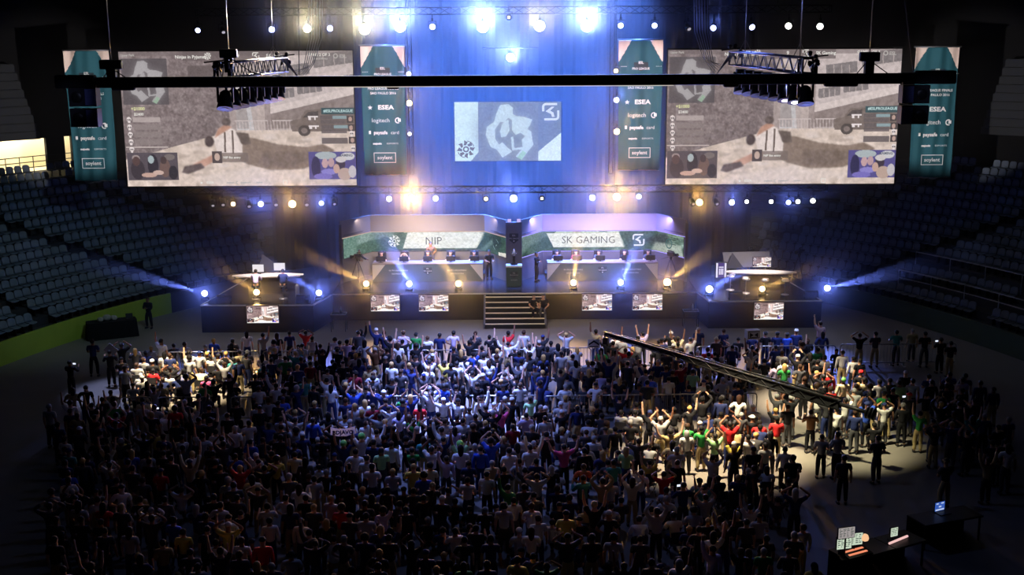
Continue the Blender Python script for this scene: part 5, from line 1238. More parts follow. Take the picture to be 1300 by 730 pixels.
# ================================================================== PEOPLE
SKINM = objmat('skin', .55, 14, .08, .35); CLOTHM = objmat('worn_cloth', .9, 22, .16, .12); HAIRM = objmat('hair', .6, 40, .3, .3); SHOEM = mat('shoe_leather', rgb(34, 32, 34), .6)
def skin_mesh(verts, edges, root, sub):
    """grow one continuous surface over a skeleton; verts = [(pos, rx, ry)]"""
    me = bpy.data.meshes.new('figure'); bm = bmesh.new(); lay = bm.verts.layers.skin.verify(); vs = []
    for i, (p, rx, ry) in enumerate(verts):
        v = bm.verts.new(p); v[lay].radius = (rx, ry); v[lay].use_root = (i == root); vs.append(v)
    for a, b in edges: bm.edges.new((vs[a], vs[b]))
    bm.to_mesh(me); bm.free(); o = bpy.data.objects.new('figure', me); COL.objects.link(o)
    sk = o.modifiers.new('skin', 'SKIN'); sk.use_smooth_shade = True; sk.branch_smoothing = .3
    if sub: s = o.modifiers.new('sub', 'SUBSURF'); s.levels = sub; s.render_levels = sub
    dg = bpy.context.evaluated_depsgraph_get(); dg.update()
    out = bpy.data.meshes.new_from_object(o.evaluated_get(dg)); bpy.data.objects.remove(o); bpy.data.meshes.remove(me); return out
class Sk:
    def __init__(s): s.v = []; s.e = []
    def add(s, p, r, prev=None, ry=None):
        s.v.append((Vector(p), r, ry or r)); i = len(s.v) - 1
        if prev is not None: s.e.append((prev, i))
        return i
def skeleton(pose):
    """joints of a 1.72 m figure facing +y; pose gives arm points, leg style, lean and head turn"""
    J = {}; sit = pose.get('sit', False); zh = .52 if sit else .92; lean = pose.get('lean', 0.0)
    def up(dz, dy=0.0): return Vector((pose.get('sway', 0) * dz, dy + math.sin(lean) * dz, zh + math.cos(lean) * dz))
    J['pelvis'] = up(0); J['waist'] = up(.15); J['chest'] = up(.36); J['upper'] = up(.50); J['neck'] = up(.565)
    hb = J['neck']; ht = pose.get('nod', 0.0); hy = pose.get('turn', 0.0)
    def head(x, y, z): 
        c_, s_ = math.cos(hy), math.sin(hy); y2 = y * math.cos(ht) + z * math.sin(ht); z2 = z * math.cos(ht) - y * math.sin(ht)
        return hb + Vector((x * c_ - y2 * s_, x * s_ + y2 * c_, z2))
    J['head'] = head
    for s, n in ((-1, 'L'), (1, 'R')):
        J['sh' + n] = up(.485) + Vector((s * .195, 0, 0)); (eo, wo) = pose['arm' + n]
        J['el' + n] = J['sh' + n] + Vector((s * eo[0], eo[1], eo[2])).normalized() * .29
        J['wr' + n] = J['el' + n] + Vector((s * wo[0], wo[1], wo[2])).normalized() * .255
        J['hip' + n] = J['pelvis'] + Vector((s * .09, 0, -.03))
        if sit:
            J['kn' + n] = Vector((s * .13, J['pelvis'].y + .42, .50)); J['an' + n] = Vector((s * .13, J['pelvis'].y + pose.get('tuck', .40), .09))
        else:
            w = pose.get('stance', .11); f = pose.get('step', 0) * s
            J['kn' + n] = Vector((s * (w + .0), .03 + f * .5, .49)); J['an' + n] = Vector((s * (w + .01), -.02 + f, .085))
        J['toe' + n] = J['an' + n] + Vector((s * .03, .17, -.05))
    return J
def hand(sk, w, d, side, n, grip=0.4):
    """palm, four unequal fingers, thumb; d = forearm direction"""
    d = d.normalized(); x = d.cross(Vector((0, 1, 0)));
    if x.length < .2: x = d.cross(Vector((1, 0, 0)))
    x.normalize(); nrm = x.cross(d).normalized()
    palm = sk.add(w + d * .05, .026, n, .022); kn = sk.add(w + d * .095, .022, palm, .018)
    for k, (o, l) in enumerate(((-.032, .062), (-.011, .075), (.011, .070), (.031, .055))):
        a = sk.add(w + d * (.10 + l * .5) + x * o * 1.1, .0095, kn); sk.add(w + d * (.10 + l * (.5 + .5 * (1 - grip))) + x * o * 1.15 + nrm * l * .5 * grip, .008, a)
    t = sk.add(w + d * .055 - x * side * .045 + nrm * .01, .012, palm); sk.add(w + d * .09 - x * side * .058 + nrm * .02, .010, t)
def body_mesh(pose, sub, fingers=True):
    J = skeleton(pose); k = Sk(); H = J['head']
    pe = k.add(J['pelvis'], .12, None, .095); wa = k.add(J['waist'], .105, pe, .085); ch = k.add(J['chest'], .125, wa, .09); upn = k.add(J['upper'] + Vector((0, 0, -.03)), .085, ch, .07); ne = k.add(J['neck'], .058, upn)
    h1 = k.add(H(0, .026, .082), .072, ne, .084); h2 = k.add(H(0, .014, .150), .098, h1, .112); h3 = k.add(H(0, .0, .212), .074, h2, .088)
    if fingers:
        k.add(H(0, .128, .108), .012, h2)                                      # nose
        k.add(H(0, .098, .042), .030, h1)                                       # chin
        for s in (-1, 1): k.add(H(s * .100, -.004, .128), .020, h2)                 # ears
    for s, n in ((-1, 'L'), (1, 'R')):
        sh = k.add(J['sh' + n], .052, upn); el = k.add(J['el' + n], .049, sh); md = k.add(J['el' + n].lerp(J['wr' + n], .35), .048, el); wr = k.add(J['wr' + n], .033, md)
        d = J['wr' + n] - J['el' + n]
        if fingers: hand(k, J['wr' + n], d, s, wr, pose.get('grip', .4))
        else: k.add(J['wr' + n] + d.normalized() * .13, .03, wr)
        hi = k.add(J['hip' + n], .088, pe); kn = k.add(J['kn' + n], .056, hi); cf = k.add(J['kn' + n].lerp(J['an' + n], .3) + Vector((0, -.015, 0)), .055, kn); an = k.add(J['an' + n], .036, cf); k.add(J['toe' + n], .034, an)
    return skin_mesh(k.v, k.e, pe, sub)
def shirt_mesh(pose, sub, sleeve='short'):
    J = skeleton(pose); k = Sk()
    hm = k.add(J['pelvis'] + Vector((0, 0, .0 if pose.get('sit') else -.03)), .172, None, .145); wa = k.add(J['waist'], .160, hm, .132); ch = k.add(J['chest'], .19, wa, .145); upn = k.add(J['upper'], .152, ch, .122); k.add(J['neck'] + Vector((0, 0, -.03)), .085, upn)
    for s, n in ((-1, 'L'), (1, 'R')):
        sh = k.add(J['sh' + n], .088, upn)
        if sleeve == 'short': k.add(J['sh' + n].lerp(J['el' + n], .72), .078, sh)
        elif sleeve == 'long':
            el = k.add(J['el' + n], .068, sh); k.add(J['el' + n].lerp(J['wr' + n], .95), .050, el)
        else: k.add(J['sh' + n].lerp(J['el' + n], .15), .076, sh)
    return skin_mesh(k.v, k.e, 0, sub)
def trouser_mesh(pose, sub):
    J = skeleton(pose); k = Sk(); pe = k.add(J['pelvis'] + Vector((0, 0, .02)), .150, None, .128); k.add(J['pelvis'].lerp(J['waist'], .9), .125, pe, .105)
    for s, n in ((-1, 'L'), (1, 'R')):
        hi = k.add(J['hip' + n], .118, pe); kn = k.add(J['kn' + n], .088, hi); k.add(J['an' + n] + Vector((0, 0, .02)), .066, kn)
    return skin_mesh(k.v, k.e, pe, sub)
def shoe_mesh(pose):
    J = skeleton(pose); m = MB()
    for n in 'LR':
        a, t = J['an' + n], J['toe' + n]; d = (t - a); d.z = 0; d.normalize(); c = a + d * .06; c.z = .045; r = math.atan2(-d.x, d.y)
        bm2 = bmesh.new(); bmesh.ops.create_uvsphere(bm2, u_segments=10, v_segments=8, radius=1)
        for v in bm2.verts: v.co = Vector((v.co.x * .055, v.co.y * .145, max(v.co.z * .065 - .0, -.04)))
        for f in bm2.faces: f.smooth = True
        m.merge(bm2, Matrix.Translation(c) @ Matrix.Rotation(r, 4, 'Z')); bm2.free()
    me = bpy.data.meshes.new('shoes'); m.bm.to_mesh(me); m.bm.free(); return me
def hair_mesh(pose, kind):
    J = skeleton(pose); H = J['head']; bm2 = bmesh.new(); bmesh.ops.create_uvsphere(bm2, u_segments=14, v_segments=10, radius=1); m = MB()
    for v in list(bm2.verts):
        x, y, z = v.co
        if kind == 'cap':
            yy = y * .108; zz = max(z, -.05) * .105; xx = x * .095
            if z < .05 and y > .55: yy = .108 + (y - .5) * .22; zz = .0
            v.co = H(xx * 1.06, yy + .004, .172 + zz)
        elif kind == 'long':
            zz = z * .125; back = y < .25
            if z < -.2 and back: zz = z * .36; 
            if z < 0 and not back: zz = .02; y = min(y, .55)
            v.co = H(x * .105, y * .115 - .004 - (.02 if z < -.2 else 0), .15 + zz)
        elif kind == 'bushy': v.co = H(x * .125, min(y, .6) * .13 - .01, .165 + max(z, -.55 if y < .2 else .05) * .125)
        elif kind == 'shaved': v.co = H(x * .096, min(y, .6) * .112 + .0, .156 + max(z, -.5 if y < .1 else .36) * .100)
        else: v.co = H(x * .099, min(y, .7) * .116 - .002, .158 + max(z, -.75 if y < .1 else .32) * .106)
    for f in bm2.faces: f.smooth = True
    m.merge(bm2); bm2.free(); me = bpy.data.meshes.new('hair'); m.bm.to_mesh(me); m.bm.free(); return me
D = (.22, .02, -1); 
POSES = {
 'arms down': dict(armL=((.2, -.02, -1), (.08, .25, -1)), armR=((.2, -.02, -1), (.08, .25, -1))),
 'hands clasped in front': dict(armL=((.25, .05, -1), (-.5, .9, -.2)), armR=((.25, .05, -1), (-.5, .9, -.1)), step=.04),
 'arms folded': dict(armL=((.22, .25, -1), (-1, .55, .12)), armR=((.22, .25, -1), (-1, .6, .2)), stance=.14),
 'both arms raised high': dict(armL=((.35, .05, 1), (.12, .08, 1)), armR=((.35, .05, 1), (.1, .1, 1)), grip=.2, nod=-.1),
 'both arms raised wide': dict(armL=((.9, .05, .55), (.25, .1, 1)), armR=((.9, .05, .6), (.2, .1, 1)), grip=.2),
 'hands on head': dict(armL=((.8, .1, .62), (-.8, -.02, .55)), armR=((.8, .1, .62), (-.8, -.02, .55)), grip=.5, nod=.1),
 'right fist raised': dict(armL=((.2, -.02, -1), (.1, .3, -1)), armR=((.25, .1, 1), (.05, .1, 1)), grip=.9, sway=-.04),
 'left fist raised': dict(armL=((.3, .1, 1), (.02, .1, 1)), armR=((.2, -.02, -1), (.1, .4, -1)), grip=.9, sway=.04),
 'clapping overhead': dict(armL=((.55, .2, .8), (-.7, .15, .75)), armR=((.55, .2, .8), (-.7, .15, .75)), grip=.1),
 'phone held up': dict(armL=((.3, .5, -.7), (-.25, .75, .75)), armR=((.3, .5, -.7), (-.28, .75, .8)), grip=.7),
 'hand on hip': dict(armL=((.6, -.15, -.8), (-.75, .3, -.45)), armR=((.2, 0, -1), (.1, .3, -1)), sway=.05, step=.05),
 'leaning on barrier': dict(armL=((.3, .6, -.8), (-.1, 1, -.1)), armR=((.3, .6, -.8), (-.1, 1, -.1)), lean=.28, step=.08),
 'seated hands on lap': dict(sit=True, armL=((.25, .25, -1), (-.25, 1, -.15)), armR=((.25, .25, -1), (-.25, 1, -.15)), lean=-.08),
 'seated leaning forward': dict(sit=True, armL=((.25, .45, -.9), (-.3, .9, -.35)), armR=((.25, .45, -.9), (-.3, .9, -.35)), lean=.38, nod=.15),
 'seated slouching': dict(sit=True, armL=((.4, .15, -1), (-.5, .8, -.1)), armR=((.4, .2, -1), (.05, 1, -.2)), lean=-.16, sway=.08, turn=.4),
 'seated arms raised': dict(sit=True, armL=((.4, .05, 1), (.1, .08, 1)), armR=((.4, .05, 1), (.1, .1, 1)), grip=.2),
 'seated hands on head': dict(sit=True, armL=((.8, .1, .62), (-.8, -.02, .55)), armR=((.8, .1, .62), (-.8, -.02, .55)), grip=.5),
 'seated playing': dict(sit=True, armL=((.25, .42, -.75), (-.12, 1, -.02)), armR=((.25, .42, -.75), (-.05, 1, -.02)), lean=.12, nod=.12, grip=.5),
 'seated head in hands': dict(sit=True, armL=((.35, .75, -.3), (-.55, -.1, .8)), armR=((.35, .75, -.3), (-.55, -.1, .8)), lean=.2, nod=.1, grip=.5),
 'seated on steps': dict(sit=True, armL=((.4, .5, -.75), (-.35, .8, -.3)), armR=((.4, .5, -.75), (-.35, .8, -.3)), lean=.3, tuck=.36),
}
HAIRS = ('short', 'shaved', 'bushy', 'long', 'cap')
LIB = {}
def lib(part, pose, *a):
    key = (part, pose) + a
    if key not in LIB:
        ps = POSES[pose]
        if part == 'body': me = body_mesh(ps, 2); me.materials.append(SKINM)
        elif part == 'shirt': me = shirt_mesh(ps, 1, *a); me.materials.append(CLOTHM)
        elif part == 'trousers': me = trouser_mesh(ps, 1); me.materials.append(CLOTHM)
        elif part == 'shoes': me = shoe_mesh(ps); me.materials.append(SHOEM)
        elif part == 'hair': me = hair_mesh(ps, *a); me.materials.append(CLOTHM if a[0] == 'cap' else HAIRM)
        me.name = part if part != 'body' else 'person'; LIB[key] = me
    return LIB[key]
SKINS = [rgb(206, 160, 132), rgb(188, 140, 112), rgb(160, 114, 88), rgb(120, 82, 62), rgb(216, 176, 150)]
COLS = {'black': rgb(30, 30, 34), 'dark grey': rgb(70, 70, 74), 'navy': rgb(38, 48, 92), 'white': rgb(232, 230, 226), 'light grey': rgb(178, 178, 180), 'cream': rgb(236, 220, 176), 'red': rgb(206, 44, 48), 'maroon': rgb(120, 30, 42),
        'green': rgb(52, 140, 70), 'pale green': rgb(160, 210, 150), 'yellow': rgb(226, 206, 92), 'blue': rgb(52, 84, 190), 'lilac': rgb(206, 190, 224), 'pink': rgb(224, 96, 150), 'orange': rgb(232, 108, 62), 'khaki': rgb(176, 156, 112), 'brown': rgb(128, 92, 64), 'teal': rgb(60, 140, 136)}
HC = {'black': rgb(20, 17, 16), 'brown': rgb(56, 36, 24), 'fair': rgb(186, 150, 90), 'grey': rgb(150, 148, 146), 'green': rgb(110, 190, 90)}
CH = {'folding_chair': None}
def folding_chair(pos, rz, label, group):
    if CH['folding_chair'] is None:
        t = empty('plastic_chair', (0, 0, 0)); M_ = mat('black_chair_plastic', rgb(30, 30, 34), .45, spec=.5)
        m = MB(); m.box((0, 0, .43), (.42, .40, .03), bev=.012); m.build('seat', M_, t)
        m = MB(); m.box((0, -.21, .72), (.42, .03, .30), Matrix.Rotation(-.12, 3, 'X'), bev=.012); m.build('backrest', M_, t)
        for sx in (-1, 1):
            m = MB(); m.tube([(sx * .2, -.24, .85), (sx * .2, -.17, .42), (sx * .2, .2, .01)], .013, 6); m.build('leg', BLACK, t)
            m = MB(); m.tube([(sx * .19, .16, .42), (sx * .19, -.2, .01)], .013, 6); m.build('leg', BLACK, t)
        CH['folding_chair'] = t
    else: t = dup_tree(CH['folding_chair'])
    t.location = pos; t.rotation_euler = (0, 0, rz); return tag(t, label, 'chair', group)
PEOPLE = []
def person(pos, pose, rz=0.0, shirt='black', trousers='black', hair='short', hcol='black', skin=None, sleeve='short', sc=1.0, headset=False, name='person'):
    o = obj(name, lib('body', pose), None, pos, (0, 0, rz)); o.scale = (sc, sc, sc); o.color = (*(SKINS[skin] if skin is not None else random.choice(SKINS)), 1)
    for part, a, col in (('shirt', (sleeve,), COLS[shirt]), ('trousers', (), COLS[trousers]), ('shoes', (), (1, 1, 1)), ('hair', (hair,), COLS[hcol] if hair == 'cap' else HC[hcol])):
        c = obj('cap' if part == 'hair' and hair == 'cap' else part, lib(part, pose, *a), o); c.color = (*col, 1)
    if headset:
        if 'hs' + pose not in LIB:
            H = skeleton(POSES[pose])['head']; m = MB(); m.tube([H(.105 * math.cos(a), .0, .14 + .115 * math.sin(a)) for a in [PI * i / 10 for i in range(11)]], .014, 6)
            for s in (-1, 1): m.lathe([(.02, -.02), (.045, -.02), (.045, .02), (.02, .02)], 12, Matrix.Translation(H(s * .105, 0, .13)) @ Matrix.Rotation(PI / 2, 4, 'Y'))
            me = bpy.data.meshes.new('headset'); m.bm.to_mesh(me); m.bm.free(); me.materials.append(PLASTIC); LIB['hs' + pose] = me
        obj('headset', LIB['hs' + pose], o)
    return o
def face(o, pose):
    """eyes and mouth for the few who face the hall"""
    H = skeleton(POSES[pose])['head']
    if 'eye' not in LIB:
        m = MB(); bm2 = bmesh.new(); bmesh.ops.create_icosphere(bm2, subdivisions=1, radius=.013); m.merge(bm2); bm2.free(); me = bpy.data.meshes.new('eye'); m.bm.to_mesh(me); m.bm.free(); me.materials.append(mat('eye_dark', rgb(40, 30, 28), .3)); LIB['eye'] = me
        m = MB(); m.box((0, 0, 0), (.05, .012, .012), bev=.004); me = bpy.data.meshes.new('mouth'); m.bm.to_mesh(me); m.bm.free(); me.materials.append(mat('lip', rgb(150, 80, 74), .5)); LIB['mouth'] = me
    for s in (-1, 1): obj('eye', LIB['eye'], o, H(s * .036, .101, .142))
    obj('mouth', LIB['mouth'], o, H(0, .108, .066))
# ------------------------------------------------------------------ players, coaches, hosts, crew
SHC = {'NIP': ('brown', 'khaki'), 'SK GAMING': ('lilac', 'lilac')}
for X, team, w, i in PLAYERS:
    ps = 'seated playing' if not (team == 'NIP' and i == 1) else 'seated head in hands'
    o = person((X, 68.72, ZS + .24), ps, PI + random.uniform(-.12, .12), ('black', 'dark grey')[i % 2] if team == 'NIP' else ('dark grey', 'maroon', 'dark grey', 'black', 'dark grey')[i], 'black', random.choice(('short', 'bushy', 'short')), random.choice(('brown', 'black')), i % 2 * 4, headset=True); face(o, ps)
    tag(o, '%s of five players in headsets at the %s desk' % (w.capitalize() if 0 else w, team), 'person', 'players at the %s desk' % team)
def crew(pos, pose, rz, label, **k):
    o = person(pos, pose, rz, **k); tag(o, label, 'person'); return o
a = P(547, 316, 69.25); o = crew((a.x, 69.28, ZS + .26), 'hand on hip', PI + .4, 'person in a brown shirt standing behind the middle NIP player', shirt='brown', trousers='dark grey', hair='short', hcol='brown', skin=2, sleeve='long'); face(o, 'hand on hip')
a = P(681, 322, 67.4); o = crew((a.x, 67.3, ZS), 'arms folded', -1.9, 'person in black standing at the inner end of the SK GAMING desk', shirt='black', sleeve='long', skin=1); face(o, 'arms folded')
a = P(621, 330, 67.9); o = crew((a.x, 68.0, ZS), 'hands clasped in front', PI + .3, 'person in black standing at the inner end of the NIP desk', shirt='black', skin=2); face(o, 'hands clasped in front')
a = G(448, 357, ZS); crew((a.x + .15, a.y + .95, ZS), 'leaning on barrier', -2.2, 'camera operator in black behind the camera left of the NIP desk', shirt='black', sleeve='long')
HOSTZ = .30
for x, sh, lb in ((325.5, 'lilac', 'host in a lilac shirt seated at the crescent desk, seen from behind'), (359.5, 'navy', 'host in a dark navy suit seated at the crescent desk, seen from behind')):
    p = G(x, 379, ZS); q = (p.x, 63.2, ZS); bt = thing('bar_stool', 'stool under the %s host on the wing' % ('lilac-shirted' if sh == 'lilac' else 'dark-suited'), 'stool', q)
    m = MB(); m.lathe([(.02, .66), (.2, .66), (.21, .70), (.02, .72)], 16); m.build('seat', PLASTIC, bt); m = MB(); m.tube([(0, 0, .02), (0, 0, .67)], .03, 8); m.build('post', STEEL, bt); m = MB(); m.lathe([(.24, 0), (.24, .02), (.05, .05)], 16); m.build('base', STEEL, bt)
    crew((q[0], q[1], ZS + .29), 'seated leaning forward', random.uniform(-.1, .1), lb, shirt=sh, sleeve='long', hair='short', hcol='black', skin=1, trousers='black')
for x, lb, dz, sh in ((676.5, 'crew member in black with bare forearms seated on the steps, on the left of two', .22 * 3, 1), (690.5, 'crew member in black with pale shoes seated on the steps, on the right of two', .22 * 2, 0)):
    X = P(x, 400, 62.6).x; k = 3 if sh else 3
    o = crew((X, 62.1 + .35 * 3 - .38 + .40, .72 - .36 + .02), 'seated on steps', PI + (.35 if sh else -.15), lb, shirt='black', trousers='black' if sh else 'dark grey', skin=1, hair='short'); face(o, 'seated on steps')
a = G(190, 417, 0); o = crew(a, 'arms folded', PI - .3, 'guard in black with folded arms standing before the lime wall', shirt='black', sleeve='long', skin=3); face(o, 'arms folded')
a = G(523 / 2.81, 417, 0)
a = ell((tA + tB) / 2 + 8.0, KB - 1.3, -1, ZT); crew(a, 'arms down', .6, 'distant figure standing before the bright corridor opening', shirt='dark grey')
# ------------------------------------------------------------------ the audience
def inpoly(x, y, pts):
    r = False; n = len(pts)
    for i in range(n):
        (x1, y1), (x2, y2) = pts[i], pts[(i + 1) % n]
        if (y1 > y) != (y2 > y) and x < (x2 - x1) * (y - y1) / (y2 - y1) + x1: r = not r
    return r
# blocks in the frame of the photograph by the place of the heads: (polygon, share seated, density, name)
BLOCKS = [([(186, 428), (318, 424), (316, 446), (300, 498), (146, 500), (150, 462)], .75, 1.0, 'in warm-lit left pen'),
          ([(334, 424), (470, 420), (470, 499), (318, 501), (330, 462)], .35, 1.0, 'in front left crowd'),
          ([(472, 424), (690, 424), (690, 498), (472, 500)], .2, .95, 'facing the steps'),
          ([(692, 428), (868, 422), (880, 440), (940, 470), (965, 496), (692, 498)], .55, .9, 'facing SK GAMING side'),
          ([(890, 420), (1062, 418), (1072, 470), (1040, 480), (985, 470), (890, 436)], .45, .8, 'before the empty wing'),
          ([(72, 510), (282, 508), (290, 700), (60, 700)], .15, .95, 'in dark rear left'),
          ([(284, 508), (440, 508), (440, 700), (290, 700)], .3, .95, 'in blue dusk'),
          ([(442, 506), (700, 506), (690, 610), (442, 620)], .15, 1.0, 'in blue-lit centre'),
          ([(702, 506), (985, 504), (1000, 560), (1030, 600), (1050, 640), (1030, 660), (702, 660), (694, 600)], .6, .92, 'in warm-lit right'),
          ([(442, 622), (700, 612), (704, 660), (1030, 662), (1040, 700), (990, 728), (440, 728)], .4, .85, 'in near darkness'),
          ([(995, 488), (1080, 478), (1110, 480), (1115, 530), (1000, 528)], .1, .9, 'under camera crane'),
          ([(1112, 482), (1230, 478), (1250, 560), (1180, 545), (1112, 520)], .05, .8, 'on lit right floor'),
          ([(1232, 490), (1290, 490), (1292, 600), (1250, 590)], .05, .55, 'on dark right edge'),
          ([(60, 702), (440, 702), (440, 745), (60, 745)], .3, .6, 'in near darkness')]
